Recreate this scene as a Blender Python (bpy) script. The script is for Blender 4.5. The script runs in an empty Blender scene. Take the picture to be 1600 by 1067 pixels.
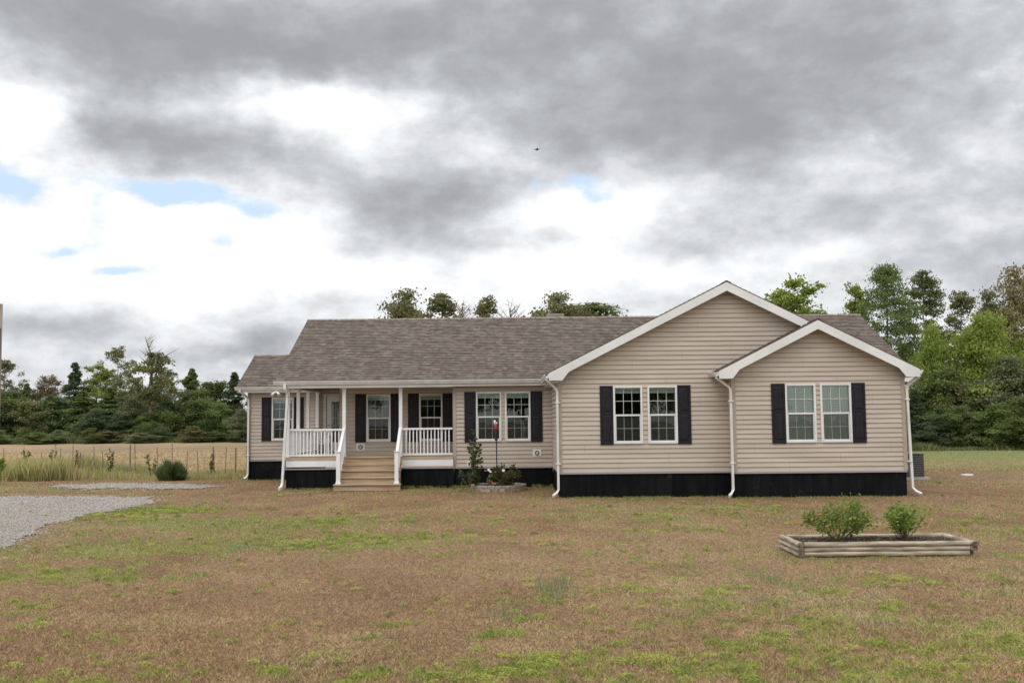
import bpy, math, random
import numpy as np
from mathutils import Vector, Matrix
random.seed(7); RNG = np.random.default_rng(11)
S = bpy.context.scene
COL = S.collection
PI = math.pi

# ------------------------------------------------------------------ camera
F = 35/36*1600            # focal length in photograph pixels
CAMZ = 2.15
PITCH = math.atan(120.5/F); ROLL = -0.0100
cam = bpy.data.objects.new('camera', bpy.data.cameras.new('camera')); COL.objects.link(cam)
cam.data.lens = 35; cam.data.sensor_width = 36; cam.data.clip_end = 3000; cam.data.clip_start = .1
M = Matrix.Rotation(PI/2+PITCH, 4, 'X') @ Matrix.Rotation(ROLL, 4, 'Z')
cam.matrix_world = Matrix.Translation((0,0,CAMZ)) @ M
S.camera = cam
R3 = M.to_3x3()
def ray(px, py):
    return R3 @ Vector(((px-800)/F, -(py-533.5)/F, -1))
def at(px, py, Y):
    d = ray(px, py); return Vector((0,0,CAMZ)) + d*(Y/d.y)
def gnd(px, py, z=0):
    d = ray(px, py); return Vector((0,0,CAMZ)) + d*((z-CAMZ)/d.z)
def xat(px, Y, py=660): return at(px, py, Y).x
def zat(px, py, Y): return at(px, py, Y).z

# ------------------------------------------------------------------ helpers
def tag(o, label=None, cat=None, group=None, kind=None):
    if label: o['label'] = label
    if cat: o['category'] = cat
    if group: o['group'] = group
    if kind: o['kind'] = kind
    return o
def thing(name, label, cat, loc=(0,0,0), group=None):
    o = bpy.data.objects.new(name, None); COL.objects.link(o); o.location = loc
    return tag(o, label, cat, group)
def origin(o):
    v = Vector((0,0,0))
    while o is not None: v += o.location; o = o.parent
    return v
class MB:
    def __init__(s): s.v = []; s.f = []; s.uv = None
    def face(s, pts):
        i = len(s.v); s.v += [tuple(p) for p in pts]; s.f.append(tuple(range(i, i+len(pts))))
    def box(s, x0, x1, y0, y1, z0, z1):
        i = len(s.v)
        s.v += [(x0,y0,z0),(x1,y0,z0),(x1,y1,z0),(x0,y1,z0),(x0,y0,z1),(x1,y0,z1),(x1,y1,z1),(x0,y1,z1)]
        s.f += [tuple(i+k for k in q) for q in ((0,3,2,1),(4,5,6,7),(0,1,5,4),(1,2,6,5),(2,3,7,6),(3,0,4,7))]
        return s
    def prism(s, poly, y0, y1):           # poly in (x,z), extruded along y
        n = len(poly); i = len(s.v)
        s.v += [(x,y0,z) for x,z in poly] + [(x,y1,z) for x,z in poly]
        s.f.append(tuple(i+k for k in range(n))); s.f.append(tuple(i+n+k for k in reversed(range(n))))
        for k in range(n):
            k2 = (k+1) % n; s.f.append((i+k2, i+k, i+n+k, i+n+k2))
        return s
    def prismx(s, poly, x0, x1):          # poly in (y,z), extruded along x
        n = len(poly); i = len(s.v)
        s.v += [(x0,y,z) for y,z in poly] + [(x1,y,z) for y,z in poly]
        s.f.append(tuple(i+k for k in reversed(range(n)))); s.f.append(tuple(i+n+k for k in range(n)))
        for k in range(n):
            k2 = (k+1) % n; s.f.append((i+k, i+k2, i+n+k2, i+n+k))
        return s
    def tube(s, pts, rads, n=8, cap=True, flat=(1,1)):
        pts = [Vector(p) for p in pts]
        if not hasattr(rads, '__len__'): rads = [rads]*len(pts)
        base = len(s.v)
        for k, p in enumerate(pts):
            d = (pts[min(k+1,len(pts)-1)] - pts[max(k-1,0)]).normalized()
            a = Vector((1,0,0)) if abs(d.x) < .9 else Vector((0,1,0))
            u = d.cross(a).normalized(); w = d.cross(u)
            off = PI/4 if n == 4 else 0
            for j in range(n):
                t = 2*PI*j/n + off
                s.v.append(tuple(p + u*math.cos(t)*rads[k]*flat[0] + w*math.sin(t)*rads[k]*flat[1]))
        for k in range(len(pts)-1):
            for j in range(n):
                j2 = (j+1) % n
                s.f.append((base+k*n+j, base+k*n+j2, base+(k+1)*n+j2, base+(k+1)*n+j))
        if cap:
            s.f.append(tuple(base+j for j in reversed(range(n))))
            s.f.append(tuple(base+(len(pts)-1)*n+j for j in range(n)))
        return s
    def lathe(s, c, prof, n=16):
        base = len(s.v)
        for r, z in prof:
            for j in range(n):
                t = 2*PI*j/n; s.v.append((c[0]+r*math.cos(t), c[1]+r*math.sin(t), c[2]+z))
        for k in range(len(prof)-1):
            for j in range(n):
                j2 = (j+1) % n
                s.f.append((base+k*n+j, base+k*n+j2, base+(k+1)*n+j2, base+(k+1)*n+j))
        return s
    def build(s, name, m, parent=None, smooth=False, bevel=0, uvs=None):
        me = bpy.data.meshes.new(name)
        o0 = origin(parent) if parent is not None else Vector((0,0,0))
        me.from_pydata([(x-o0.x, y-o0.y, z-o0.z) for x,y,z in s.v], [], s.f)
        me.materials.append(m)
        if smooth: me.polygons.foreach_set('use_smooth', [True]*len(me.polygons))
        o = bpy.data.objects.new(name, me); COL.objects.link(o)
        if parent is not None: o.parent = parent
        if bevel:
            b = o.modifiers.new('bevel', 'BEVEL'); b.width = bevel; b.segments = 2; b.limit_method = 'ANGLE'
        return o
def fastmesh(name, V, nper, colors=None):
    """V: (N*nper,3) verts, every nper verts one face; colours one per face"""
    N = len(V)//nper
    me = bpy.data.meshes.new(name)
    me.vertices.add(len(V)); me.vertices.foreach_set('co', np.ascontiguousarray(V, dtype=np.float32).ravel())
    me.loops.add(len(V)); me.loops.foreach_set('vertex_index', np.arange(len(V), dtype=np.int32))
    me.polygons.add(N); me.polygons.foreach_set('loop_start', np.arange(0, len(V), nper, dtype=np.int32))
    if colors is not None:
        a = me.color_attributes.new('tint', 'FLOAT_COLOR', 'POINT')
        c = np.ones((len(V),4), np.float32); c[:,:3] = np.repeat(colors, nper, axis=0)
        a.data.foreach_set('color', c.ravel())
    me.update(calc_edges=True)
    return me
def link_mesh(name, me, m, parent=None):
    if not me.materials: me.materials.append(m)
    o = bpy.data.objects.new(name, me); COL.objects.link(o)
    if parent is not None: o.parent = parent
    return o

# ------------------------------------------------------------------ numpy noise
_perm = RNG.random((256,256))
def vnoise(x, y):
    xi = np.floor(x).astype(int); yi = np.floor(y).astype(int); fx = x-xi; fy = y-yi
    fx = fx*fx*(3-2*fx); fy = fy*fy*(3-2*fy)
    g = lambda a,b: _perm[a & 255, b & 255]
    return (g(xi,yi)*(1-fx)+g(xi+1,yi)*fx)*(1-fy) + (g(xi,yi+1)*(1-fx)+g(xi+1,yi+1)*fx)*fy
def fbm(x, y, o=4):
    s = 0; a = .5; t = 0
    for k in range(o):
        s = s + a*vnoise(x*2**k+17.3*k, y*2**k+9.1*k); t += a; a *= .5
    return s/t

# ------------------------------------------------------------------ materials
def mat(name, color=(.5,.5,.5), rough=.6, spec=.5, metal=0):
    m = bpy.data.materials.new(name); m.use_nodes = True
    b = m.node_tree.nodes['Principled BSDF']
    b.inputs['Base Color'].default_value = (*color, 1); b.inputs['Roughness'].default_value = rough
    b.inputs['Specular IOR Level'].default_value = spec; b.inputs['Metallic'].default_value = metal
    return m
def N(m, t, **kw):
    n = m.node_tree.nodes.new(t)
    for k, v in kw.items(): setattr(n, k, v)
    return n
def L(m, a, b): m.node_tree.links.new(a, b)
def bs(m): return m.node_tree.nodes['Principled BSDF']
def noisy(name, c1, c2, scale=3, rough=.6, detail=6, bump=0, stretch=(1,1,1), spec=.5, lo=.35, hi=.65, bscale=None, rough2=None):
    m = mat(name, c1, rough, spec)
    tc = N(m,'ShaderNodeTexCoord'); mp = N(m,'ShaderNodeMapping'); mp.inputs['Scale'].default_value = stretch
    L(m, tc.outputs['Object'], mp.inputs['Vector'])
    nz = N(m,'ShaderNodeTexNoise'); nz.inputs['Scale'].default_value = scale; nz.inputs['Detail'].default_value = detail
    L(m, mp.outputs[0], nz.inputs['Vector'])
    r = N(m,'ShaderNodeValToRGB'); r.color_ramp.elements[0].position = lo; r.color_ramp.elements[1].position = hi
    r.color_ramp.elements[0].color = (*c1,1); r.color_ramp.elements[1].color = (*c2,1)
    L(m, nz.outputs['Fac'], r.inputs[0]); L(m, r.outputs[0], bs(m).inputs['Base Color'])
    if bump:
        b = N(m,'ShaderNodeBump'); b.inputs['Strength'].default_value = bump; b.inputs['Distance'].default_value = .01
        n2 = N(m,'ShaderNodeTexNoise'); n2.inputs['Scale'].default_value = bscale or scale*6; n2.inputs['Detail'].default_value = 4
        L(m, mp.outputs[0], n2.inputs['Vector']); L(m, n2.outputs['Fac'], b.inputs['Height'])
        L(m, b.outputs[0], bs(m).inputs['Normal'])
    return m
siding = noisy('vinyl_siding', (.44,.377,.312), (.52,.447,.378), 1.1, .5, bump=.15, stretch=(.5,.5,3), spec=.35, bscale=30)
lap_shadow_m = mat('siding_end_lap_shadow', (.30,.25,.205), .7, .1)  # darker tone paints the shadow line where panel ends overlap
slot_shade_m = mat('siding_slot_shade', (.12,.095,.075), .95, .05)  # dark colour paints the shade line under every siding lap
white_trim = noisy('white_trim', (.66,.66,.65), (.76,.76,.75), 1.5, .4, spec=.4, detail=8)
white_vinyl = noisy('white_vinyl', (.74,.745,.76), (.82,.825,.84), 2, .35, spec=.45)
gutter_m = noisy('gutter_paint', (.60,.60,.58), (.74,.74,.72), 4, .35, spec=.5, detail=8, stretch=(1,1,.4))
soffit_m = mat('soffit_vinyl', (.60,.56,.49), .6, .3)
skirt_m = noisy('black_skirting', (.003,.0032,.004), (.009,.009,.010), 2.2, .7, spec=.12, stretch=(2,2,.5), detail=8)
_t = N(skirt_m,'ShaderNodeTexNoise'); _t.inputs['Scale'].default_value = 1.7; _t.inputs['Detail'].default_value = 12; _t.inputs['Roughness'].default_value = .75
_c = N(skirt_m,'ShaderNodeTexCoord'); L(skirt_m,_c.outputs['Object'],_t.inputs['Vector']); _r = N(skirt_m,'ShaderNodeMapRange'); _r.inputs[1].default_value = .60; _r.inputs[2].default_value = .78
L(skirt_m,_t.outputs[0],_r.inputs[0]); _m = N(skirt_m,'ShaderNodeMix',data_type='RGBA'); L(skirt_m,_r.outputs[0],_m.inputs[0]); L(skirt_m, bs(skirt_m).inputs['Base Color'].links[0].from_socket, _m.inputs[6]); _m.inputs[7].default_value = (.085,.07,.058,1); L(skirt_m,_m.outputs[2],bs(skirt_m).inputs['Base Color'])
shutter_m = noisy('shutter_black', (.011,.010,.014), (.018,.0165,.022), 9, .5, spec=.25)
cap_m = mat('grey_cap', (.30,.30,.33), .4)
rim_m = noisy('rim_board', (.36,.30,.24),(.42,.35,.29), 3, .6)
wood = noisy('raw_pine', (.36,.25,.155), (.50,.39,.275), 2.2, .75, spec=.2, stretch=(.6,3,9), bump=.2, detail=8)
logm = noisy('weathered_log', (.19,.155,.11), (.47,.41,.32), 3.0, .85, spec=.15, stretch=(.9,1.2,7), bump=.5, detail=9, lo=.3, hi=.6)
logend = noisy('log_end_grain', (.09,.07,.05), (.24,.20,.155), 14, .9, spec=.1, bump=.5)
stone_m = noisy('edging_stone', (.24,.20,.155), (.42,.36,.29), 9, .9, spec=.15, bump=.6)
bark = noisy('bark', (.05,.04,.032), (.13,.11,.09), 3, .9, spec=.1, stretch=(2,2,.4), bump=.6)
palebark = noisy('pale_bark', (.13,.11,.09), (.26,.23,.19), 3, .9, spec=.1, stretch=(2,2,.4))
stem_m = noisy('stem', (.12,.09,.045), (.22,.18,.09), 8, .8, spec=.1)
dark_metal = mat('dark_metal', (.02,.02,.022), .45)
red_m = mat('red_glass', (.28,.03,.02), .25)
ac_m = noisy('grey_metal', (.05,.055,.055), (.075,.08,.08), 6, .5)
conc = noisy('concrete', (.34,.32,.29), (.45,.43,.40), 5, .9, spec=.2)
door_m = mat('door_paint', (.66,.67,.66), .4)
interior = mat('interior_paint', (.10,.09,.08), .9, .1)
blind_m = mat('blind_vinyl', (.86,.93,.90), .5)
blind_m.node_tree.nodes['Principled BSDF'].inputs['Transmission Weight'].default_value = 0
munt_m = mat('muntin_white', (.62,.64,.63), .5)
post_m = noisy('weathered_post', (.15,.12,.09), (.28,.23,.18), 5, .9, spec=.1)

def glass_mat():
    m = mat('window_glass'); nt = m.node_tree; nt.nodes.remove(bs(m)); out = nt.nodes['Material Output']
    tr = N(m,'ShaderNodeBsdfTransparent'); tr.inputs[0].default_value = (.90,.96,.93,1)
    gl = N(m,'ShaderNodeBsdfGlossy'); gl.inputs['Roughness'].default_value = .015; gl.inputs[0].default_value = (.9,1,.92,1)
    tc = N(m,'ShaderNodeTexCoord'); nz = N(m,'ShaderNodeTexNoise'); nz.inputs['Scale'].default_value = 1.6
    b = N(m,'ShaderNodeBump'); b.inputs['Strength'].default_value = .12; b.inputs['Distance'].default_value = .02
    L(m, tc.outputs['Object'], nz.inputs['Vector']); L(m, nz.outputs[0], b.inputs['Height']); L(m, b.outputs[0], gl.inputs['Normal'])
    fr = N(m,'ShaderNodeFresnel'); fr.inputs['IOR'].default_value = 1.75
    mx = N(m,'ShaderNodeMixShader'); L(m, fr.outputs[0], mx.inputs[0]); L(m, tr.outputs[0], mx.inputs[1]); L(m, gl.outputs[0], mx.inputs[2])
    L(m, mx.outputs[0], out.inputs[0]); return m
glass = glass_mat()
def screen_mat():
    m = mat('insect_screen'); nt = m.node_tree; b = bs(m); b.inputs['Base Color'].default_value = (.05,.055,.055,1); b.inputs['Roughness'].default_value = .9
    tr = N(m,'ShaderNodeBsdfTransparent'); mx = N(m,'ShaderNodeMixShader'); mx.inputs[0].default_value = .32
    L(m, tr.outputs[0], mx.inputs[1]); L(m, b.outputs[0], mx.inputs[2]); L(m, mx.outputs[0], nt.nodes['Material Output'].inputs[0]); return m
screen = screen_mat()
def leaf_mat(name, gain=1.0, transl=.35, rough=.55):
    m = mat(name, (.1,.1,.1), rough, .25); b = bs(m); nt = m.node_tree
    a = N(m,'ShaderNodeAttribute'); a.attribute_name = 'tint'
    oi = N(m,'ShaderNodeObjectInfo')
    hs = N(m,'ShaderNodeHueSaturation'); hs.inputs['Value'].default_value = gain
    mr = N(m,'ShaderNodeMapRange'); mr.inputs[3].default_value = .485; mr.inputs[4].default_value = .515
    mv = N(m,'ShaderNodeMapRange'); mv.inputs[3].default_value = 1.15*gain; mv.inputs[4].default_value = 1.6*gain
    L(m, oi.outputs['Random'], mr.inputs[0]); L(m, mr.outputs[0], hs.inputs['Hue'])
    L(m, oi.outputs['Random'], mv.inputs[0]); L(m, mv.outputs[0], hs.inputs['Value'])
    L(m, a.outputs['Color'], hs.inputs['Color']); L(m, hs.outputs[0], b.inputs['Base Color'])
    t = N(m,'ShaderNodeBsdfTranslucent'); L(m, hs.outputs[0], t.inputs[0])
    mx = N(m,'ShaderNodeMixShader'); mx.inputs[0].default_value = transl
    L(m, b.outputs[0], mx.inputs[1]); L(m, t.outputs[0], mx.inputs[2]); L(m, mx.outputs[0], nt.nodes['Material Output'].inputs[0])
    return m
leafm = leaf_mat('foliage', 1.0, .42); grassm = leaf_mat('grass_blades', 1.0, .25, .7)

def shingle_mat():
    m = mat('shingles', (.2,.17,.15), .9, .15)
    uv = N(m,'ShaderNodeUVMap'); uv.uv_map = 'UVMap'
    def brick(sx, sy, off):
        b = N(m,'ShaderNodeTexBrick'); b.inputs['Scale'].default_value = 1; b.inputs['Brick Width'].default_value = sx
        b.inputs['Row Height'].default_value = sy; b.inputs['Mortar Size'].default_value = 0.0; b.offset = off; b.offset_frequency = 2
        b.inputs['Color1'].default_value = (0,0,0,1); b.inputs['Color2'].default_value = (1,1,1,1)
        mp = N(m,'ShaderNodeMapping'); mp.inputs['Location'].default_value = (random.random()*9, 0, 0)
        L(m, uv.outputs[0], mp.inputs[0]); L(m, mp.outputs[0], b.inputs['Vector']); return b
    b1 = brick(.13, .145, .37); b2 = brick(.24, .145, .61)
    mx = N(m,'ShaderNodeMix', data_type='RGBA'); mx.inputs[0].default_value = .5
    L(m, b1.outputs[0], mx.inputs[6]); L(m, b2.outputs[0], mx.inputs[7])
    r = N(m,'ShaderNodeValToRGB'); e = r.color_ramp.elements
    e[0].position = .08; e[0].color = (.115,.092,.078,1); e[1].position = .92; e[1].color = (.225,.186,.152,1)
    for p, c in ((.3,(.135,.109,.095,1)), (.5,(.158,.128,.108,1)), (.7,(.178,.153,.136,1))):
        k = e.new(p); k.color = c
    L(m, mx.outputs[2], r.inputs[0])
    nz = N(m,'ShaderNodeTexNoise'); nz.inputs['Scale'].default_value = .35; nz.inputs['Detail'].default_value = 5
    L(m, uv.outputs[0], nz.inputs['Vector'])
    mr = N(m,'ShaderNodeMapRange'); mr.inputs[1].default_value = .3; mr.inputs[2].default_value = .7; mr.inputs[3].default_value = .95; mr.inputs[4].default_value = 1.05
    L(m, nz.outputs[0], mr.inputs[0])
    ng = N(m,'ShaderNodeTexNoise'); ng.inputs['Scale'].default_value = 60
    L(m, uv.outputs[0], ng.inputs['Vector'])
    mg = N(m,'ShaderNodeMapRange'); mg.inputs[3].default_value = .75; mg.inputs[4].default_value = 1.25; L(m, ng.outputs[0], mg.inputs[0])
    mu = N(m,'ShaderNodeMath', operation='MULTIPLY'); L(m, mr.outputs[0], mu.inputs[0]); L(m, mg.outputs[0], mu.inputs[1])
    vm = N(m,'ShaderNodeVectorMath', operation='SCALE'); L(m, r.outputs[0], vm.inputs[0]); L(m, mu.outputs[0], vm.inputs['Scale'])
    L(m, vm.outputs[0], bs(m).inputs['Base Color'])
    bp = N(m,'ShaderNodeBump'); bp.inputs['Strength'].default_value = .6; bp.inputs['Distance'].default_value = .012
    L(m, mx.outputs[2], bp.inputs['Height']); L(m, bp.outputs[0], bs(m).inputs['Normal'])
    return m
shingle = shingle_mat()

# ------------------------------------------------------------------ house
Z = CAMZ
house = thing('house', 'long single storey house with tan vinyl siding, brown shingle roof, black shutters and black skirting', 'house', (2.6,34,0))
EV = .127    # siding exposure
def clip(poly, a, b, c):   # keep a*x+b*z <= c
    out = []
    for i in range(len(poly)):
        p, q = poly[i], poly[(i+1)%len(poly)]
        dp = a*p[0]+b*p[1]-c; dq = a*q[0]+b*q[1]-c
        if dp <= 0: out.append(p)
        if dp*dq < 0:
            t = dp/(dp-dq); out.append((p[0]+t*(q[0]-p[0]), p[1]+t*(q[1]-p[1])))
    return out
def siding_wall(name, u0, u1, z0, z1, place, openings=(), clips=(), corner=(True,True)):
    """place(u, out, z) -> world point; out = metres outward"""
    mb = MB(); seam = []; lapf = []
    prof = lambda t: (.027 - .022*min(1,t*1.0))
    nc = int(math.ceil((z1-z0)/EV))
    for k in range(nc):
        a = z0+k*EV; b = min(a+EV, z1)
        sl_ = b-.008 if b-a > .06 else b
        cuts = sorted({a, b, sl_} | {z for o in openings for z in (o[2], o[3]) if a < z < b})
        for c0, c1 in zip(cuts, cuts[1:]):
            mid = (c0+c1)/2; ints = [(u0,u1)]
            for o in openings:
                if o[2] < mid < o[3]:
                    new = []
                    for s, e in ints:
                        if o[1] <= s or o[0] >= e: new.append((s,e)); continue
                        if o[0] > s: new.append((s,o[0]))
                        if o[1] < e: new.append((o[1],e))
                    ints = new
            for s, e in ints:
                poly = [(s,c0),(e,c0),(e,c1),(s,c1)]
                for cl in clips:
                    poly = clip(poly, *cl)
                    if len(poly) < 3: break
                if len(poly) < 3: continue
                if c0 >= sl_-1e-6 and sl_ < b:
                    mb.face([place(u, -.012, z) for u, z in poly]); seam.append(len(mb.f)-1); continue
                mb.face([place(u, prof((z-a)/EV), z) for u, z in poly])
                if c0 == a:
                    bx = [u for u, z in poly if abs(z-c0) < 1e-6]
                    if len(bx) >= 2:
                        x0, x1 = min(bx), max(bx)
                        mb.face([place(x0,.002,c0),place(x1,.002,c0),place(x1,.027,c0),place(x0,.027,c0)])
    for k in range(0, nc):
        us = u0+.4+((k//2)*1.37+(u0*7.3)%2) % 3.66; a = z0+k*EV
        while us < u1-.3:
            if not any(o[0]-.01 < us < o[1]+.01 and a+EV > o[2] and a < o[3] for o in openings) and all(c_[0]*us+c_[1]*(a+EV) < c_[2]-.02 for c_ in clips) and a+EV < z1:
                mb.face([place(us,.0285,a+.002),place(us+.007,.0285,a+.002),place(us+.007,.0075,a+EV-.012),place(us,.0075,a+EV-.012)]); lapf.append(len(mb.f)-1)
            us += 3.66
    w = mb.build(name, siding, house); w.data.materials.append(slot_shade_m); w.data.materials.append(lap_shadow_m)
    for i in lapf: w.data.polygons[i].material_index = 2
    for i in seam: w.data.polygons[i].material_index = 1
    return w
front = lambda Y: (lambda u, o, z: (u, Y-o, z))
sidel = lambda X: (lambda u, o, z: (X-o, u, z))     # faces -X
sider = lambda X: (lambda u, o, z: (X+o, u, z))     # faces +X
back = lambda Y: (lambda u, o, z: (u, Y+o, z))
WZ0 = Z-1.477        # bottom of siding
EZ = Z+1.07          # soffit level
Y1, Y2, YB, YP, YW = 27.3, 26.77, 31.85, 33.3, 36.8
XL, XR = 1.26, 10.5                     # main gable wall
SL = 5.9                                # second gable left wall
AX, AX2 = 5.88, 8.17
PIT = .5
RZ = Z+3.68                             # ridge height
YE, YR, YBK = 31.5, 36.4, 41.3          # main eave, ridge, rear eave
WT, WB = Z+.86, Z-.715                  # window top/bottom
gable_wins = [(2.75,3.55),(3.69,4.50)]
gable2_wins = [(7.31,8.13),(8.25,9.08)]
bay_wins = [(-1.17,-.36),(-.245,.565)]
porch_wins = [(-4.88,-4.07),(-3.12,-2.34)]
wing_wins = [(-8.88,-8.07)]
op = lambda ws: [(a+.02,b-.02,WB+.02,WT-.02) for a,b in ws]
# roof underside lines: z <= ztop - .12
def gclips(ax, apex): return [(PIT, 1, apex-.16+PIT*ax), (-PIT, 1, apex-.16-PIT*ax)]
A1 = RZ; A2 = Z+2.56
siding_wall('gable_wall', XL, XR, WZ0, A1, front(Y1), op(gable_wins), gclips(AX, A1))
siding_wall('gable_wall', SL, XR, WZ0, A2, front(Y2), op(gable2_wins), gclips(AX2, A2))
siding_wall('side_wall', Y2, Y1, WZ0, EZ+.05, sidel(SL))
siding_wall('side_wall', Y1, YB, WZ0, EZ+.05, sidel(XL))
siding_wall('side_wall', Y2, YB, WZ0, EZ+.05, sider(XR))
siding_wall('front_wall', -1.88, XL, WZ0-.03, EZ+.05, front(YB), op(bay_wins))
siding_wall('side_wall', YB, YP, WZ0, EZ+.05, sidel(-1.88))
DK = Z-1.16
siding_wall('porch_wall', -5.78, -1.88, DK, EZ+.15, front(YP), op(porch_wins))
siding_wall('side_wall', YP, YW, DK, EZ+.15, sidel(-5.78))
XW = -9.74
siding_wall('wing_wall', XW, -5.78, DK-.05-.2, EZ+.10, front(YW), op(wing_wins)+[(-6.97,-5.94,DK,Z+.97)])
siding_wall('side_wall', YW, 41.2, WZ0, Z+2.45, sidel(XW), (), [(-.51,1,Z+1.27-.15-.51*36.45),(.51,1,Z+1.27-.15+.51*41.55)])
siding_wall('front_wall', XR, 12.47, WZ0, EZ+.05, front(YB))
siding_wall('side_wall', YB, 41.0, WZ0, RZ, sider(12.47), (), [(-.492,1,Z+1.27-.16-.492*YE),(.492,1,Z+1.27-.16+.492*YBK)])
siding_wall('rear_wall', XW, 12.47, WZ0, EZ+.05, back(41.0))
# gable end above the wing roof, left end of main roof
siding_wall('side_wall', YE+.3, 41.0, EZ+.0, RZ, sidel(-7.15), (), [(-.492,1,Z+1.27-.16-.492*YE),(.492,1,Z+1.27-.16+.492*YBK)])
# floor, ceiling (parts of the inside)
fl = MB(); fl.box(XL+.05,XR-.05,Y1+.1,YB+.2,DK-.1,DK); fl.box(-5.7,12.4,YP+.1,40.9,DK-.1,DK-.004); fl.box(-1.8,XL+.04,YB+.1,YP+.05,DK-.1,DK-.008); fl.box(SL+.05,XR-.06,Y2+.05,Y1+.05,DK-.1,DK-.012)
fl.build('floor', interior, house)
ce = MB(); ce.box(XL+.02,XR-.02,Y1+.03,YB+.02,EZ,EZ+.03); ce.box(-5.76,12.4,YP+.02,40.9,EZ+.035,EZ+.06); ce.box(-1.86,XL+.02,YB+.03,YP+.02,EZ,EZ+.03); ce.box(SL+.02,XR-.03,Y2+.03,Y1+.03,EZ+.004,EZ+.034)
ce.build('ceiling', interior, house)
iw = MB(); iw.box(XL,XR,YB-.6,YB-.5,DK,EZ); iw.box(-5.7,XR,YP+3.2,YP+3.3,DK,EZ); iw.box(-9.6,-7.2,YW+2.6,YW+2.7,DK,EZ)
iw.build('inner_wall', interior, house)

# corner posts
for (x, y, z0, z1) in ((XL-.032,Y1-.032,WZ0,EZ-.02),(SL-.032,Y2-.032,WZ0,EZ-.02),(XR-.078,Y2-.032,WZ0,EZ),(-1.88-.032,YB-.032,WZ0-.03,EZ),(XW-.032,YW-.032,DK-.25,EZ)):
    MB().box(x, x+.11, y, y+.11, z0, z1).build('corner_trim', rim_m, house)
# bottom starter & grey cap of skirting
def skirt(name, u0, u1, zt, place, pitch=.235):
    mb = MB(); n = max(1, int(round((u1-u0)/pitch))); w = (u1-u0)/n
    for i in range(n):
        a = u0+i*w; g = .012
        prof = [(a,0),(a+.04,0),(a+.05,.010),(a+w-.012,.010),(a+w,0)]
        for (ua,oa),(ub,ob) in zip(prof, prof[1:]):
            jit = random.uniform(-.004,.004)
            mb.face([place(ua,oa,-.03),place(ub,ob,-.03),place(ub,ob,zt),place(ua,oa,zt)])
    o = mb.build(name, skirt_m, house)
    c = MB()
    a, b = place(u0,.012,zt-.05), place(u1,.055,zt-.003)
    c.box(min(a[0],b[0]),max(a[0],b[0]),min(a[1],b[1]),max(a[1],b[1]),zt-.045,zt-.003).build('skirting_cap', cap_m, o)
    return o
skirt('skirting', XL, XR, WZ0, front(Y1+.02)); skirt('skirting', SL, XR, WZ0, front(Y2+.02))
skirt('skirting', Y2+.02, Y1+.02, WZ0, sidel(SL+.02)); skirt('skirting', Y1+.02, YB, WZ0, sidel(XL+.02)); skirt('skirting', Y2+.02, YB, WZ0, sider(XR-.02))
skirt('skirting', -1.88, XL, WZ0-.04, front(YB+.02)); skirt('skirting', XW, -6.9, DK-.26, front(YW+.02))
skirt('skirting', -7.2, -1.88, Z-1.50, front(YE+.27)); skirt('skirting', YE+.27, YW, Z-1.50, sidel(-7.2))
skirt('skirting', YW, 41, WZ0, sidel(XW+.02)); skirt('skirting', YB, 41, WZ0, sider(12.45)); skirt('skirting', XR, 12.45, WZ0, front(YB+.03))

# ---- roofs: shingle courses as stepped strips with UVs in metres
def roof_slab(name, quad, nrm_up=True, course=.145, clipx=None):
    """quad: eave-left, eave-right, ridge-right, ridge-left"""
    e0, e1, r1, r0 = [Vector(p) for p in quad]
    up = ((r0+r1)/2-(e0+e1)/2); Ls = (r0-e0).length
    nrm = (e1-e0).cross(r0-e0).normalized()
    if nrm.z < 0: nrm = -nrm
    n = int(math.ceil(Ls/course)); V = []; Fc = []; U = []
    def add(pts, uv):
        i = len(V); V.extend(pts); Fc.append(tuple(range(i,i+4))); U.extend(uv)
    W = (e1-e0).length; nu = random.random()*3
    for k in range(n):
        t0 = k/n; t1 = (k+1)/n
        a0, a1 = e0.lerp(r0,t0), e1.lerp(r1,t0); b0, b1 = e0.lerp(r0,t1), e1.lerp(r1,t1)
        h = nrm*.020; h2 = nrm*.002; v0 = k*course
        add([a0+h,a1+h,b1+h2,b0+h2], [(nu,v0+.003),(nu+W,v0+.003),(nu+W,v0+course-.003),(nu,v0+course-.003)])
        add([a0+h2,a1+h2,a1+h,a0+h], [(nu,v0+.002),(nu+W,v0+.002),(nu+W,v0+.004),(nu,v0+.004)])
    # underside / body 20 mm
    d = nrm*-.02
    add([e0+d,r0+d,r1+d,e1+d], [(0,0)]*4); add([e0+d,e1+d,e1+nrm*.012,e0+nrm*.012], [(nu,.01),(nu+W,.01),(nu+W,.03),(nu,.03)])
    add([e0+d,e0+nrm*.012,r0+nrm*.012,r0+d],[(0,0)]*4); add([e1+d,r1+d,r1+nrm*.012,e1+nrm*.012],[(0,0)]*4)
    me = bpy.data.meshes.new(name); o0 = origin(house)
    me.from_pydata([tuple(v-o0) for v in V], [], Fc); me.materials.append(shingle)
    uvl = me.uv_layers.new(name='UVMap')
    for i, l in enumerate(me.loops): uvl.data[i].uv = U[l.vertex_index]
    o = bpy.data.objects.new(name, me); COL.objects.link(o); o.parent = house
    return o
EM = Z+1.27
mroof = roof_slab('roof', [(-7.5,YE,EM),(12.77,YE,EM),(12.77,YR,RZ),(-7.5,YR,RZ)])
roof_slab('roof', [(12.77,YBK,EM),(-7.5,YBK,EM),(-7.5,YR,RZ),(12.77,YR,RZ)])
WRZ = EM+.51*2.55
roof_slab('roof', [(-10.1,36.45,EM),(-7.0,36.45,EM),(-7.0,39.0,WRZ),(-10.1,39.0,WRZ)])
roof_slab('roof', [(-7.0,41.55,EM),(-10.1,41.55,EM),(-10.1,39.0,WRZ),(-7.0,39.0,WRZ)])
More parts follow.
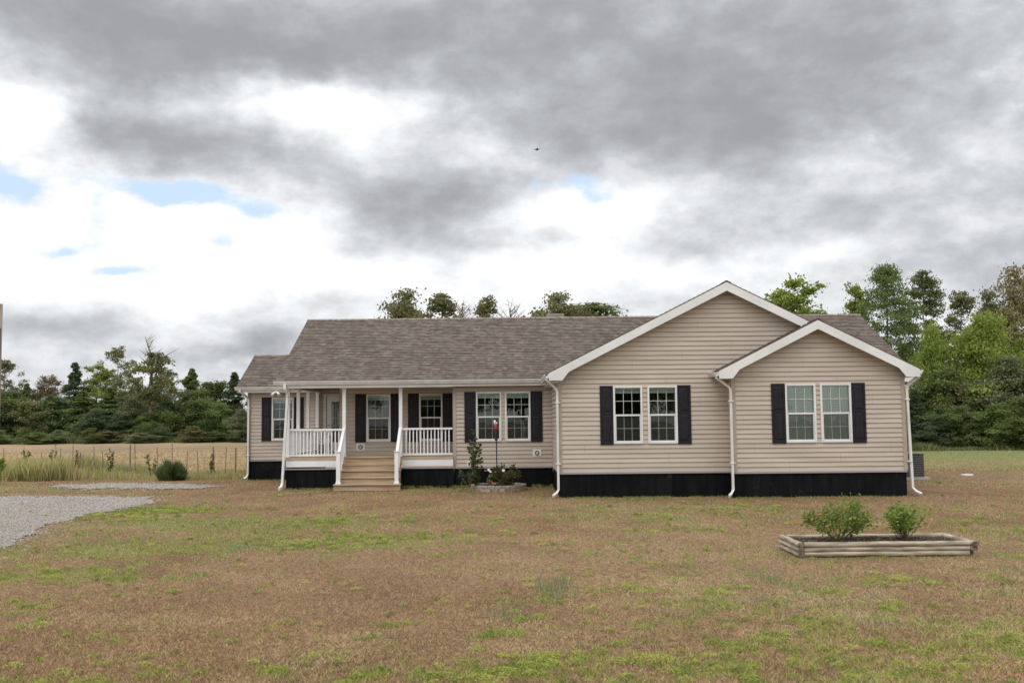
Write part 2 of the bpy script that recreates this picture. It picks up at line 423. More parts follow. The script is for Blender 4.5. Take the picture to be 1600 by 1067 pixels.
G1L, G1R, G1F = .99, 10.79, 27.0
G2L, G2R, G2F = 5.50, 10.84, 26.47
def gslope(X, ax, apex): return apex-PIT*abs(X-ax)
gz = gslope(G1L, AX, A1)
roof_slab('roof', [(G1L,36,gz),(G1L,G1F,gz),(AX,G1F,A1),(AX,36,A1)])
gz = gslope(G1R, AX, A1)
roof_slab('roof', [(G1R,G1F,gz),(G1R,36,gz),(AX,36,A1),(AX,G1F,A1)])
gz = gslope(G2L, AX2, A2)
roof_slab('roof', [(G2L,30,gz),(G2L,G2F,gz),(AX2,G2F,A2),(AX2,30,A2)])
gz2 = gslope(G2R, AX2, A2)
roof_slab('roof', [(G2R,G2F,gz2),(G2R,31,gz2),(AX2,31,A2),(AX2,G2F,A2)])
# ridge caps
def ridge(x0,y0,x1,y1,z):
    mb = MB(); n = int(math.hypot(x1-x0,y1-y0)/.2)
    for i in range(n):
        ax, ay = x0+(x1-x0)*i/n, y0+(y1-y0)*i/n; bx, by = x0+(x1-x0)*(i+1.15)/n, y0+(y1-y0)*(i+1.15)/n
        if abs(x1-x0) > abs(y1-y0):
            mb.face([(ax,y0-.13,z-.045),(bx,y0-.13,z-.052),(bx,y0,z+.014),(ax,y0,z+.022)]); mb.face([(ax,y0,z+.022),(bx,y0,z+.014),(bx,y0+.13,z-.052),(ax,y0+.13,z-.045)])
        else:
            mb.face([(x0-.13,ay,z-.045),(x0-.13,by,z-.052),(x0,by,z+.014),(x0,ay,z+.022)]); mb.face([(x0,ay,z+.022),(x0,by,z+.014),(x0+.13,by,z-.052),(x0+.13,ay,z-.045)])
    mb.build('ridge_cap', ridge_m, house)
ridge_m = noisy('ridge_shingle', (.16,.13,.11),(.30,.25,.21), 6, .9, spec=.15)
ridge(-7.5,YR,12.77,YR,RZ+.012); ridge(-10.1,39.0,-7.0,39.0,WRZ+.012); ridge(AX,G1F,AX,36,A1+.012); ridge(AX2,G2F,AX2,30.5,A2+.012)
# roof vent near ridge
x = xat(867,36.4,496)
MB().box(x-.30,x+.34,36.5,36.9,RZ-.05,RZ+.16).build('roof_vent', noisy('vent_grey',(.20,.18,.16),(.3,.27,.24),4,.7), mroof, bevel=.02)

# bargeboards (rake trim) with the eave return shape
def barge(ax, apex, xl, xr, yf, T=.235, ret=.20, rw=.36):
    for sgn, xe in ((-1,xl),(1,xr)):
        ze = gslope(xe, ax, apex)-.02
        xi = xe - sgn*rw; zi = ze-ret
        xj = xe - sgn*(rw+.19); zj = gslope(xj, ax, apex)-.02-T
        poly = [(xe,ze),(xe,zi),(xi,zi),(xj,zj),(ax,apex-.02-T),(ax,apex-.02)]
        if sgn > 0: poly = poly[::-1]
        MB().prism(poly, yf-.012+(.0015 if sgn>0 else 0), yf+.02).build('bargeboard', white_trim, house)
        # joint cover plate near the eave
        # soffit under the overhang
        p = [(xe,ze-.03),(xe,ze-.05),(ax,apex-.02-.06),(ax,apex-.02-.04)]
        MB().prism([(xj,zj+.05),(ax,apex-.02-T+.05),(ax,apex-.02-T+.065),(xj,zj+.065)] if sgn<0 else [(xj,zj+.065),(ax,apex-.02-T+.065),(ax,apex-.02-T+.05),(xj,zj+.05)], yf+.02, yf+.32).build('soffit', soffit_m, house)
barge(AX, A1, G1L, G1R, G1F); barge(AX2, A2, G2L, G2R, G2F)
# rakes on the ends of main roof and wing
def rake_side(X, y0, z0, y1, z1, t=.03):
    MB().prismx([(y0,z0-.03),(y0,z0-.20),(y1,z1-.20),(y1,z1-.03)], X-t/2, X+t/2).build('bargeboard', white_trim, house)
rake_side(-7.47,YE+.02,EM,YR,RZ); rake_side(-7.47,YBK,EM,YR,RZ); rake_side(12.74,YE+.02,EM,YR,RZ); rake_side(12.74,YBK,EM,YR,RZ)
rake_side(-10.07,36.47,EM,39.0,WRZ); rake_side(-10.07,41.5,EM,39.0,WRZ)
# eave soffits and fascia
def eave(x0,x1,yf,yw,zt):
    MB().box(x0,x1,yf+.02,yw,EZ-.015,EZ).build('soffit', soffit_m, house)
    MB().box(x0,x1,yf+.005,yf+.025,EZ-.03,zt-.03).build('fascia', white_trim, house)
eave(-10.05,-7.3,36.45,YW,EM); eave(-1.9,G1L+.25,YE,YB,EM); eave(10.6,12.74,YE,YB,EM)
MB().box(G1L+.015,XL,G1F+.02,YB,EZ-.10,EZ-.085).build('soffit', soffit_m, house)
MB().box(G2L+.015,SL,G2F+.02,Y1,EZ-.06,EZ-.045).build('soffit', soffit_m, house)
MB().box(XR,G2R-.015,G2F+.02,YB,EZ-.06,EZ-.045).build('soffit', soffit_m, house)
# porch ceiling, beam
MB().box(-7.45,-1.88,YE+.02,YP,EZ+.16,EZ+.175).build('porch_ceiling', soffit_m, house)
MB().box(-7.45,-5.78,YP,YW,EZ+.16,EZ+.175).build('porch_ceiling', soffit_m, house)
MB().box(-7.30,-1.88,YE+.10,YE+.34,EZ-.02,EZ+.155).build('porch_beam', rim_m, house)
MB().box(-7.30,-7.08,YE+.345,YW,EZ-.02,EZ+.155).build('porch_beam', rim_m, house)
MB().box(-7.45,-1.9,YE+.005,YE+.09,EZ-.045,EM-.03).build('fascia', white_trim, house)
# gutters (K profile) along x or y
def gutter(a, b, z, axis, sgn=-1):
    prof = [(0,0),(0,-.115),(.07,-.125),(.095,-.075),(.12,-.03),(.125,0),(.118,0),(.11,-.03),(.085,-.075),(.065,-.115),(.01,-.105),(.01,0)]
    mb = MB()
    if axis == 'x':   # along x at y, hanging on sgn*y side
        x0,x1,y = a[0],b[0],a[1]
        mb.prismx([(y+sgn*p, z+q) for p,q in prof], x0, x1)
    else:
        y0,y1,x = a[1],b[1],a[0]
        mb.prism([(x+sgn*p, z+q) for p,q in prof], y0, y1)
    return mb.build('gutter', gutter_m, house)
gutter((-7.55,YE),(G1L-.02,YE),EM-.02,'x'); gutter((-10.15,36.45),(-7.2,36.45),EM-.02,'x')
ge = gslope(G1L,AX,A1)-.03; gutter((G1L,G1F+.02),(G1L,YE-.13),ge,'y')
ge2 = gslope(G2L,AX2,A2)-.03; gutter((G2L,G2F+.02),(G2L,Y1),ge2,'y')
gutter((G2R,G2F+.06),(G2R,YB),gslope(G2R,AX2,A2)-.03,'y',1)
def downspout(pts, r=.048):
    return MB().tube(pts, r, n=4, flat=(1.15,.9)).build('downspout', gutter_m, house)
def ds(xg, yg, zg, xw, yw, bottom_dx=0, foot=(0,-.22), lean=(0,0)):
    """from gutter outlet to the wall and down"""
    z0 = zg-.1
    pts = [(xg,yg,z0+.03),(xg,yg,z0-.06),(xg+(xw-xg)*.35,yg+(yw-yg)*.35,z0-.15),(xw-(xw-xg)*.12,yw,z0-.30),(xw,yw,z0-.38),
           (xw+lean[0],yw+lean[1],.22),(xw+lean[0]+foot[0]*.35,yw+lean[1]+foot[1]*.35,.12),(xw+lean[0]+foot[0],yw+lean[1]+foot[1],.05)]
    o = downspout(pts)
    for zz in (z0-.7, .9):
        MB().box(xw-.065,xw+.065,yw-.055,yw+.06,zz,zz+.03).build('strap', gutter_m, o)
ds(G1L-.06, G1F+.10, ge, XL+.02-.06, Y1-.07, foot=(-.16,-.16))
ds(G2L-.06, G2F+.10, ge2, SL-.0-.06, Y2-.07, foot=(-.14,-.16))
ds(G2R+.04, G2F+.14, gslope(G2R,AX2,A2)-.03, XR+.07, Y2-.03, foot=(.18,-.12), lean=(.06,0))
ds(-9.95, 36.38, EM-.02, XW+.02, YW-.09, foot=(-.1,-.1))
o = downspout([(-7.18,YE-.06,EM-.1),(-7.18,YE-.06,EM-.25),(-7.14,YE+.06,EM-.4),(-7.14,YE+.10,EM-.55),(-7.25,YE-.02,.2),(-7.27,YE-.08,.08),(-7.30,YE-.25,.03)], .058)

# ---- windows
def window(x0, x1, z0, z1, Y, blinds=False, screenf=True):
    t = .052
    fr = MB(); y0 = Y-.045; y1 = Y+.05
    fr.box(x0,x0+t,y0,y1,z0,z1); fr.box(x1-t,x1,y0,y1,z0,z1)
    fr.box(x0+t,x1-t,y0+.002,y1,z1-t,z1); fr.box(x0+t,x1-t,y0-.008,y1,z0,z0+t)
    zm = (z0+z1)/2-.01
    fr.box(x0+t,x1-t,Y-.022,Y+.048,zm-.024,zm+.024)
    # lower sash stiles
    fr.box(x0+t,x0+t+.028,Y-.015,Y+.045,z0+t,zm-.024); fr.box(x1-t-.028,x1-t,Y-.015,Y+.045,z0+t,zm-.024)
    fr.box(x0+t+.028,x1-t-.028,Y-.015,Y+.045,z0+t,z0+t+.03)
    w = fr.build('window', white_trim, house, bevel=.004)
    a, b = x0+t, x1-t
    for (za,zb,yy,k) in ((zm+.024,z1-t,Y+.018,0),(z0+t+.03,zm-.024,Y+.028,1)):
        aa, bb = (a,b) if k == 0 else (a+.028,b-.028)
        g = MB(); g.face([(aa,yy,za),(bb,yy,za),(bb,yy,zb),(aa,yy,zb)]); g.build('pane', glass, w)
        m = MB()
        for i in (1,2):
            xx = aa+(bb-aa)*i/3; m.box(xx-.006,xx+.006,yy-.009,yy-.001,za,zb)
        zz = (za+zb)/2; m.box(aa,bb,yy-.0085,yy-.0015,zz-.006,zz+.006)
        m.build('muntins', munt_m, w)
    if screenf:
        s = MB(); s.face([(a+.02,Y-.004,z0+t+.02),(b-.02,Y-.004,z0+t+.02),(b-.02,Y-.004,zm-.02),(a+.02,Y-.004,zm-.02)]); s.build('insect_screen', screen, w)
    bl = MB(); zt = z1-t; yb = Y+.075
    if blinds:
        bl.box(a-.01,b+.01,yb-.01,yb+.035,zt-.02,zt+.02); zz = zt-.03
        while zz > z0+t:
            bl.face([(a-.01,yb-.008,zz-.021),(b+.01,yb-.008,zz-.021),(b+.01,yb+.016,zz+.018),(a-.01,yb+.016,zz+.018)]); zz -= .044
        for q in (.25,.75): bl.box(a+(b-a)*q-.004,a+(b-a)*q+.004,yb-.013,yb-.010,z0+t,zt)
    else:
        bl.box(a-.01,b+.01,yb-.01,yb+.04,zt-.05,zt+.03)
        for i in range(7): bl.box(a-.01,b+.01,yb-.008,yb+.038,zt-.064-i*.009,zt-.059-i*.009)
        bl.box(a-.01,b+.01,yb-.01,yb+.04,zt-.145,zt-.12)
    bl.build('blind', blind_m, w)
    return w
def shutter(x0, x1, z0, z1, Y):
    mb = MB(); ya = Y-.045; b = .055
    mb.box(x0,x1,ya+.014,Y,z0,z1)
    mb.box(x0,x0+b,ya,ya+.013,z0,z1); mb.box(x1-b,x1,ya,ya+.013,z0,z1)
    zm = z0+(z1-z0)*.53
    for za, zb in ((z0,z0+.09),(zm-.04,zm+.04),(z1-.07,z1)): mb.box(x0+b,x1-b,ya,ya+.013,za,zb)
    for za, zb in ((z0+.09,zm-.04),(zm+.04,z1-.07)):
        # raised bevelled panel
        xa, xb = x0+b+.012, x1-b-.012; c = .03; A = (xa,ya+.0135); 
        o = [(xa,ya+.0132,za+.012),(xb,ya+.0132,za+.012),(xb,ya+.0132,zb-.012),(xa,ya+.0132,zb-.012)]
        i = [(xa+c,ya+.003,za+.012+c),(xb-c,ya+.003,za+.012+c),(xb-c,ya+.003,zb-.012-c),(xa+c,ya+.003,zb-.012-c)]
        mb.face(i)
        for k in range(4): mb.face([o[k],o[(k+1)%4],i[(k+1)%4],i[k]])
    return mb.build('shutter', shutter_m, house)
for a,b in gable_wins: window(a,b,WB,WT,Y1)
shutter(2.385,2.742,WB-.02,WT+.01,Y1); shutter(4.508,4.87,WB-.02,WT+.01,Y1)
for a,b in gable2_wins: window(a,b,WB,WT,Y2,True)
shutter(6.935,7.302,WB-.02,WT+.01,Y2); shutter(9.088,9.455,WB-.02,WT+.01,Y2)
for a,b in bay_wins: window(a,b,WB,WT,YB)
shutter(-1.54,-1.178,WB-.02,WT+.01,YB); shutter(.573,.945,WB-.02,WT+.01,YB)
for a,b in porch_wins: window(a,b,WB,WT,YP)
for a,b in ((-5.25,-4.888),(-4.062,-3.70),(-3.49,-3.128),(-2.332,-1.97)): shutter(a,b,WB-.02,WT+.01,YP)
for a,b in wing_wins: window(a,b,WB,WT,YW)
shutter(-9.25,-8.888,WB-.02,WT+.01,YW); shutter(-8.062,-7.70,WB-.02,WT+.01,YW)

# door with glass lights
dtp = Z+.97
d = MB().box(-6.86,-6.05,YW-.0,YW+.04,DK+.02,dtp-.08)
door = MB(); x0,x1 = -6.87,-6.04; gx0,gx1 = -6.68,-6.23; gz0,gz1 = DK+.35,dtp-.27
door.box(x0,gx0,YW,YW+.045,DK+.02,dtp-.07); door.box(gx1,x1,YW,YW+.045,DK+.02,dtp-.07)
door.box(gx0,gx1,YW,YW+.045,DK+.02,gz0); door.box(gx0,gx1,YW,YW+.045,gz1,dtp-.07)
door = door.build('door', door_m, house)
fr = MB(); fr.box(-6.97,-6.88,YW-.05,YW+.06,DK,dtp); fr.box(-6.03,-5.94,YW-.05,YW+.06,DK,dtp); fr.box(-6.88,-6.03,YW-.05,YW+.06,dtp-.06,dtp)
fr.build('door_frame', white_trim, house)
g = MB(); g.face([(gx0,YW+.02,gz0),(gx1,YW+.02,gz0),(gx1,YW+.02,gz1),(gx0,YW+.02,gz1)]); g.build('pane', glass, door)
m = MB()
for i in (1,2): xx = gx0+(gx1-gx0)*i/3; m.box(xx-.008,xx+.008,YW+.006,YW+.014,gz0,gz1)
for i in range(1,5): zz = gz0+(gz1-gz0)*i/5; m.box(gx0,gx1,YW+.0055,YW+.0145,zz-.008,zz+.008)
m.build('muntins', munt_m, door)
MB().lathe((-6.79,YW-.03,DK+1.0),[(0,-.03),(.028,-.015),(.03,0),(.028,.015),(0,.03)]).build('handle', mat('brass',(.5,.4,.2),.3,metal=1), door)

# vents and outlet plates
def vent(x, z, Y, w, h, r):
    o = MB().box(x-w/2,x+w/2,Y-.035,Y-.002,z-h/2,z+h/2).build('wall_vent', white_trim, house, bevel=.004)
    mb = MB(); mb.tube([(x,Y-.05,z),(x,Y-.034,z)], r, 16); mb.build('vent_cap', ac_m, o)
    MB().tube([(x,Y-.056,z),(x,Y-.050,z)], r*.55, 12).build('vent_grille', soffit_m, o)
vent(-5.07, Z-.89, YP, .29,.22,.075); vent(.76, Z-1.09, YB, .27,.215,.075)
o = MB().box(-1.465,-1.335,YB-.035,YB-.002,Z-1.50,Z-1.33).build('electrical_outlet', white_trim, house, bevel=.003)
MB().box(-1.425,-1.375,YB-.05,YB-.034,Z-1.46,Z-1.37).build('outlet_cover', dark_metal, o)
# floodlight under wing/porch gutter corner
fx = xat(431,36.2,606)
o = MB().lathe((fx,36.3,EZ+.0),[(.0,.02),(.05,.02),(.05,-.01),(.02,-.02)]).build('floodlight', white_vinyl, house)
for s in (-1,1):
    MB().tube([(fx+s*.02,36.28,EZ-.02),(fx+s*.10,36.2,EZ-.08),(fx+s*.13,36.14,EZ-.13)],[.03,.045,.06],10).build('lamp_head', white_vinyl, o, smooth=False)
# service mast behind right roof
mx = xat(1434,36.5,570)
o = MB().tube([(12.9,36.5,1.2),(12.9,36.5,4.4)], .03, 8).build('service_mast', dark_metal, house)
MB().tube([(12.47,36.5,3.4),(12.9,36.5,3.4)], .02, 6).build('bracket', dark_metal, o)
MB().lathe((12.9,36.5,4.4),[(.03,-.05),(.09,-.04),(.10,.05),(.05,.12),(0,.13)],12).build('weather_head', dark_metal, o)

# ---- porch
YF = YE+.25   # porch front plane
MB().box(-7.2,-1.9,YF+.0,YP,DK-.05,DK).build('porch_deck', wood, house)
MB().box(-7.2,-5.8,YP,YW,DK-.05,DK).build('porch_deck', wood, house)
MB().box(-7.2,-5.45,YF-.015,YF+.0,DK-.15,DK-.045).build('rim_board', rim_m, house)
MB().box(-3.5,-1.9,YF-.015,YF+.0,DK-.15,DK-.045).build('rim_board', rim_m, house)
MB().box(-7.2,-5.45,YF-.04,YF-.017,DK-.30,DK-.115).build('skirt_board', white_vinyl, house)
MB().box(-3.5,-1.9,YF-.04,YF-.017,DK-.30,DK-.115).build('skirt_board', white_vinyl, house)
def post(x, y):
    o = MB().box(x-.055,x+.055,y-.055,y+.055,DK,EZ-.02).build('porch_post', white_vinyl, house, bevel=.006)
    MB().box(x-.075,x+.075,y-.075,y+.075,DK+.001,DK+.06).build('post_base', white_vinyl, o, bevel=.006)
    MB().box(x-.08,x+.08,y-.08,y+.08,EZ-.09,EZ-.022).build('post_cap', white_vinyl, o, bevel=.01)
PX = [-7.16,-5.37,-3.57]
for x in PX: post(x, YF+.07)
for y in (33.35,34.95,36.6): post(-7.16, y)
RT = DK+.90
def railing(p0, p1, zt0=RT, zt1=RT, zb0=DK+.045, zb1=DK+.045, name='railing'):
    p0 = Vector(p0); p1 = Vector(p1); n = max(2, int(round((p1-p0).length/.113)))
    d = (p1-p0).normalized(); w = Vector((-d.y,d.x))
    def bar(za, zb, h, wd):
        mb = MB(); c = []
        for p, z in ((p0,za),(p1,zb)):
            for s, zz in ((-1,z-h),(1,z-h),(1,z),(-1,z)):
                q = p + w*s*wd; c.append((q.x,q.y,zz))
        mb.v = c; mb.f = [(0,1,2,3),(7,6,5,4),(0,4,5,1),(1,5,6,2),(2,6,7,3),(3,7,4,0)]
        return mb
    r = bar(zt0,zt1,.06,.045); b = bar(zb0+.05,zb1+.05,.06,.03)
    i = len(r.v); r.v += b.v; r.f += [tuple(i+k for k in f) for f in b.f]
    o = r.build(name, white_vinyl, house)
    for k in range(1,n):
        t = k/n; p = p0.lerp(p1,t); zb = zb0+(zb1-zb0)*t+.04; zt = zt0+(zt1-zt0)*t-.05
        MB().box(p.x-.018,p.x+.018,p.y-.018,p.y+.018,zb,zt).build('baluster', white_vinyl, o)
    return o
railing((-7.10,YF+.07),(-5.43,YF+.07)); railing((-3.51,YF+.07),(-1.92,YF+.07))
railing((-7.16,YF+.13),(-7.16,33.29)); railing((-7.16,33.41),(-7.16,34.89)); railing((-7.16,35.01),(-7.16,36.54))
# steps
NS = 5; RH = DK/NS; TR = .27
steps = MB()
steps.prismx([(YF,-.02),(YF,DK-.24),(YF-TR*4,-.02+.12),(YF-TR*4,-.02)], -5.40,-5.36); steps.prismx([(YF,-.02),(YF,DK-.24),(YF-TR*4,-.02+.12),(YF-TR*4,-.02)], -3.60,-3.56)
steps = steps.build('steps', wood, house)
for k in range(NS):
    zt = DK-RH*k; yf = YF-TR*k - (.02 if k==0 else .02)
    sx0, sx1 = -5.44-.0*k, -3.52+.0*k
    if k == NS-1: sx0 -= .06; sx1 += .06
    MB().box(sx0,sx1,yf+.026,yf+.045,zt-RH+.002,zt-.052).build('riser', wood, steps)
    MB().box(sx0-.01,sx1+.01,yf-.02,(YF-.0 if k else YF+.25) if k==0 else yf+TR+.011,zt-.036+ (.002 if k==0 else 0),zt+(.003 if k==0 else 0)).build('tread', wood, steps, bevel=.005)
yn = YF-TR*4+.10
for x in (-5.37,-3.58):
    o = MB().box(x-.06,x+.06,yn-.06,yn+.06,RH,RH+.98).build('newel_post', white_vinyl, house, bevel=.006)
    MB().box(x-.085,x+.085,yn-.085,yn+.085,RH+.98,RH+1.005).build('post_cap', white_vinyl, o, bevel=.006)
    MB().box(x-.08,x+.08,yn-.08,yn+.08,RH+.001,RH+.06).build('post_base', white_vinyl, o, bevel=.006)
    railing((x,yn+.06),(x,YF+.01),RH+.95,RT+.02,RH+.12,DK+.12, 'stair_railing')

# ---- rocking chair on porch
ch = thing('rocking_chair', 'white wooden rocking chair on the porch behind the left railing', 'chair', (-6.35,32.85,DK))
cx, cy = -6.35, 32.85
for s in (-1,1):
    MB().tube([(cx+s*.27,cy-.42,DK+.11),(cx+s*.27,cy-.2,DK+.035),(cx+s*.27,cy+.1,DK+.025),(cx+s*.27,cy+.45,DK+.09),(cx+s*.27,cy+.55,DK+.16)],.022,6).build('rocker', white_vinyl, ch)
    MB().box(cx+s*.27-.02,cx+s*.27+.02,cy-.24,cy-.20,DK+.04,DK+.64).build('leg', white_vinyl, ch)
    MB().tube([(cx+s*.27,cy+.2,DK+.04),(cx+s*.27,cy+.26,DK+.45),(cx+s*.27,cy+.42,DK+.82)],.022,6).build('leg', white_vinyl, ch)
    MB().box(cx+s*.27-.05,cx+s*.27+.05,cy-.3,cy+.3,DK+.641,DK+.665).build('armrest', white_vinyl, ch)
mb = MB()
for i in range(6): mb.box(cx-.26,cx+.26,cy-.25+i*.085,cy-.18+i*.085,DK+.41-i*.008,DK+.43-i*.008)
mb.build('seat', white_vinyl, ch)
mb = MB()
for i in range(7):
    x = cx-.21+i*.07; mb.tube([(x,cy+.24,DK+.42),(x,cy+.42,DK+.80)],.02,4)
mb.tube([(cx-.29,cy+.43,DK+.82),(cx+.29,cy+.43,DK+.82)],.035,6)
mb.build('backrest', white_vinyl, ch)
# small white bench table
tb = thing('side_table', 'small white slatted side table beside the rocking chair on the porch', 'table', (-5.95,33.0,DK))
for sx in (-1,1):
    for sy in (-1,1): MB().box(-5.95+sx*.17-.02,-5.95+sx*.17+.02,33.0+sy*.17-.02,33.0+sy*.17+.02,DK,DK+.42).build('leg', white_vinyl, tb)
mb = MB()
for i in range(5): mb.box(-6.16,-5.74,32.80+i*.085,32.87+i*.085,DK+.421,DK+.44)
mb.build('tabletop', white_vinyl, tb)
# statuette seen through bay window
fgx = xat(818, 32.1, 680)
st = MB().lathe((fgx,32.12,WB-.02),[(0,0),(.10,0),(.09,.06),(.05,.16),(.07,.30),(.10,.38),(.07,.47),(.035,.53),(.06,.58),(.065,.64),(.03,.70),(0,.71)],14).build('statuette', mat('plaster',(.6,.6,.6),.8), None, smooth=True)
tag(st, 'pale upright figurine standing inside the right-hand window left of the big gable', 'figurine')
MB().box(fgx-.4,fgx+.4,31.98,32.4,WB-.06,WB-.022).build('window_shelf', interior, house)

# ------------------------------------------------------------------ AC unit
ac = thing('air_conditioner', 'grey louvred air conditioner unit on a concrete pad beyond the right end of the house', 'air conditioner', (13.35,33.9,0))
MB().box(12.82,13.86,33.35,34.45,-.02,.07).build('pad', conc, ac, bevel=.01)
mb = MB(); x0,x1,y0,y1 = 12.90,13.72,33.48,34.33
for x in (x0,x1-.05):
    for y in (y0,y1-.05): mb.box(x,x+.05,y,y+.05,.072,.82)
mb.box(x0-.01,x1+.01,y0-.01,y1+.01,.82,.85); mb.box(x0+.001,x1-.001,y0+.001,y1-.001,.071,.13)
mb.build('cabinet', ac_m, ac, bevel=.004)
MB().box(x0+.05,x1-.05,y0+.05,y1-.05,.12,.81).build('coil', dark_metal, ac)
mb = MB()
for i in range(11):
    z = .16+i*.06
    mb.box(x0+.05,x1-.05,y0+.005,y0+.03,z,z+.025); mb.box(x0+.05,x1-.05,y1-.03,y1-.005,z,z+.025)
    mb.box(x0+.005,x0+.03,y0+.05,y1-.05,z,z+.025); mb.box(x1-.03,x1-.005,y0+.05,y1-.05,z,z+.025)
mb.build('louvres', mat('louvre_grey',(.14,.15,.15),.5), ac)
cp = gnd(1511,742)
o = thing('septic_lid', 'flat white round lid lying in the grass to the right of the house', 'lid', (cp.x,cp.y,0))
MB().lathe((cp.x,cp.y,0),[(.21,-.02),(.21,.02),(.19,.03),(0,.035)],20).build('lid', white_trim, o)
MB().lathe((cp.x,cp.y,0),[(.06,.035),(.06,.045),(0,.045)],12).build('knob', white_trim, o)

# ------------------------------------------------------------------ ground
def gauss(X, Y, px, py, rx, ry, pw=1.0):
    """soft patch centred on the ground point seen at px,py; radii in metres"""
    c = gnd(px, py); return pw*np.exp(-((X-c.x)/rx)**2-((Y-c.y)/ry)**2)
GR = [(1250,980,5,2.0,.05),(1000,1000,3,1.0,.04),(500,800,6,2.2,.10),(250,900,2.2,.6,.1),(150,850,2.6,1.8,.22),(330,825,3.0,2.0,.20),(60,800,3,3,.2),(300,815,2.4,1.2,.5),(430,850,2.0,1.0,.45),(200,860,1.6,1.0,.45),(90,900,1.3,.55,.6),(500,820,2.2,1.6,.45),(560,845,1.4,.7,.3),(730,838,1.0,.6,.22),(230,795,1.9,1.0,.6),
      (800,1050,.75,.45,.22),(860,1035,.5,.25,.2),(740,1060,.4,.2,.15),(420,500,.01,.01,0),(785,992,.25,.14,.6),(870,935,.4,.3,.3),(1240,935,1.6,1.0,.14),(1350,1010,2,.8,.18),(1000,800,3,1.5,.10),(1150,790,2,1.0,.28),(1500,1050,1.5,.6,.15),(1060,810,1.3,.6,.25),
      (1200,870,1.0,.8,.2),(1560,830,1.2,.8,.2),(100,765,4,.6,.3),(180,770,4,.6,.3),(320,772,2.5,.8,.1),(700,767,1.8,.35,.5),(640,770,.8,.4,.3),(850,772,.5,.3,.4),(900,776,2.0,.25,.2),(1100,778,1.2,.25,.2),(30,765,3,1,.2),(1480,718,9,3.5,.5),(1440,700,10,6,.3),(1520,780,2,.8,.1),(450,1050,1,.35,.12),(70,1060,.8,.4,.1),(210,920,1.4,.4,.12)]
BR = [(500,930,3,1.6,.20),(350,950,1.6,1,.22),(700,890,2.2,1.3,.18),(640,960,1.6,.8,.18),(950,860,2.5,1.2,.1),(1480,880,1.2,.8,.16),(300,1010,1.2,.5,.14),(1400,780,3,1.5,.2),(1450,745,4,3,.2),(600,780,4,.8,.2)]
def greenness(X, Y):
    g = .245 + (fbm(X*.4+3, Y*.35+7, 3)-.5)*.30 + (fbm(X*1.6+9, Y*1.3, 3)-.5)*.75 + (fbm(X*5.1, Y*4.1, 3)-.5)*1.35 + .06*np.clip((X-.5)/3,-1,1)
    for p in GR: g = g + gauss(X,Y,*p)
    for p in BR: g = g - gauss(X,Y,*p)
    return g
C = lambda *a: np.array(a)
def ground_color(X, Y):
    g = greenness(X, Y)[...,None]
    t = fbm(X*1.3+40, Y*1.1+2, 4)[...,None]; t2 = fbm(X*.3+5, Y*.25+20, 3)[...,None]
    brown = C(.17,.098,.058)*(1-t) + C(.33,.212,.118)*t
    brown = brown*(1-.35*np.clip(t2*2-.6,0,1)) + C(.36,.27,.16)*.35*np.clip(t2*2-.6,0,1)
    green = C(.155,.165,.055)*(1-t)+C(.22,.23,.075)*t
    k = np.clip((g-.36)*3.0, 0, 1)
    c = brown*(1-k)+green*k
    # dry hay field beyond the fence, and pasture on the right
    far = np.clip((Y-39.5)/2.5,0,1)[...,None]
    n3 = fbm(X*.12, Y*.05, 4)[...,None]
    n3 = np.clip((n3-.5)*1.6+.5+(fbm(X*.5,Y*.35,3)[...,None]-.5)*.8,0,1); hay = C(.42,.30,.19)*(1-n3)+C(.30,.225,.135)*n3
    rg = C(.20,.21,.085)*n3 + C(.30,.235,.13)*(1-n3)
    right = np.clip((X-14)/6,0,1)[...,None]
    fc = hay*(1-right)+rg*right
    strip = np.clip(1-np.abs(Y-52)/3.5,0,1)[...,None]*right
    fc = fc*(1-strip)+C(.19,.245,.085)*strip
    c = c*(1-far)+fc*far
    wood_floor = np.clip((Y-(60+np.clip((30-X)/10,0,1)*58))/4,0,1)[...,None]
    c = c*(1-wood_floor)+C(.05,.05,.028)*wood_floor
    return c
ys = np.concatenate([np.linspace(-400,-20,12), np.linspace(-10,5,12), 1/np.linspace(1/5.5,1/45,420), np.geomspace(46,140,90), np.geomspace(150,1500,14)])
us = np.concatenate([np.linspace(-3.0,-.85,10), np.linspace(-.82,.82,420), np.linspace(.85,3.0,10)])
YY, UU = np.meshgrid(ys, us, indexing='ij')
WW = np.maximum(np.abs(YY), 8) ; WW = np.where(YY<0, np.maximum(400*np.abs(YY)/400,30), WW)
XX = UU*WW
cc = ground_color(XX, YY)
ny, nx = XX.shape
idx = np.arange(ny*nx).reshape(ny,nx)
quads = np.stack([idx[:-1,:-1],idx[:-1,1:],idx[1:,1:],idx[1:,:-1]],-1).reshape(-1,4)
zz = np.zeros_like(XX)
bumpmask = np.clip((YY-6)/2,0,1)*np.clip((45-YY)/6,0,1)
zz = (fbm(XX*2.0,YY*2.0,3)-.5)*.02*bumpmask - .012*bumpmask
me = bpy.data.meshes.new('ground')
me.vertices.add(ny*nx); me.vertices.foreach_set('co', np.stack([XX,YY,zz],-1).astype(np.float32).ravel())
me.loops.add(quads.size); me.loops.foreach_set('vertex_index', quads.astype(np.int32).ravel())
me.polygons.add(len(quads)); me.polygons.foreach_set('loop_start', np.arange(0,quads.size,4,dtype=np.int32))
a = me.color_attributes.new('tint','FLOAT_COLOR','POINT'); c4 = np.ones((ny*nx,4),np.float32); c4[:,:3] = cc.reshape(-1,3); a.data.foreach_set('color', c4.ravel())
me.update(calc_edges=True)
gm = mat('soil_and_thatch', (.2,.15,.1), .95, .1)
at_ = N(gm,'ShaderNodeAttribute'); at_.attribute_name = 'tint'
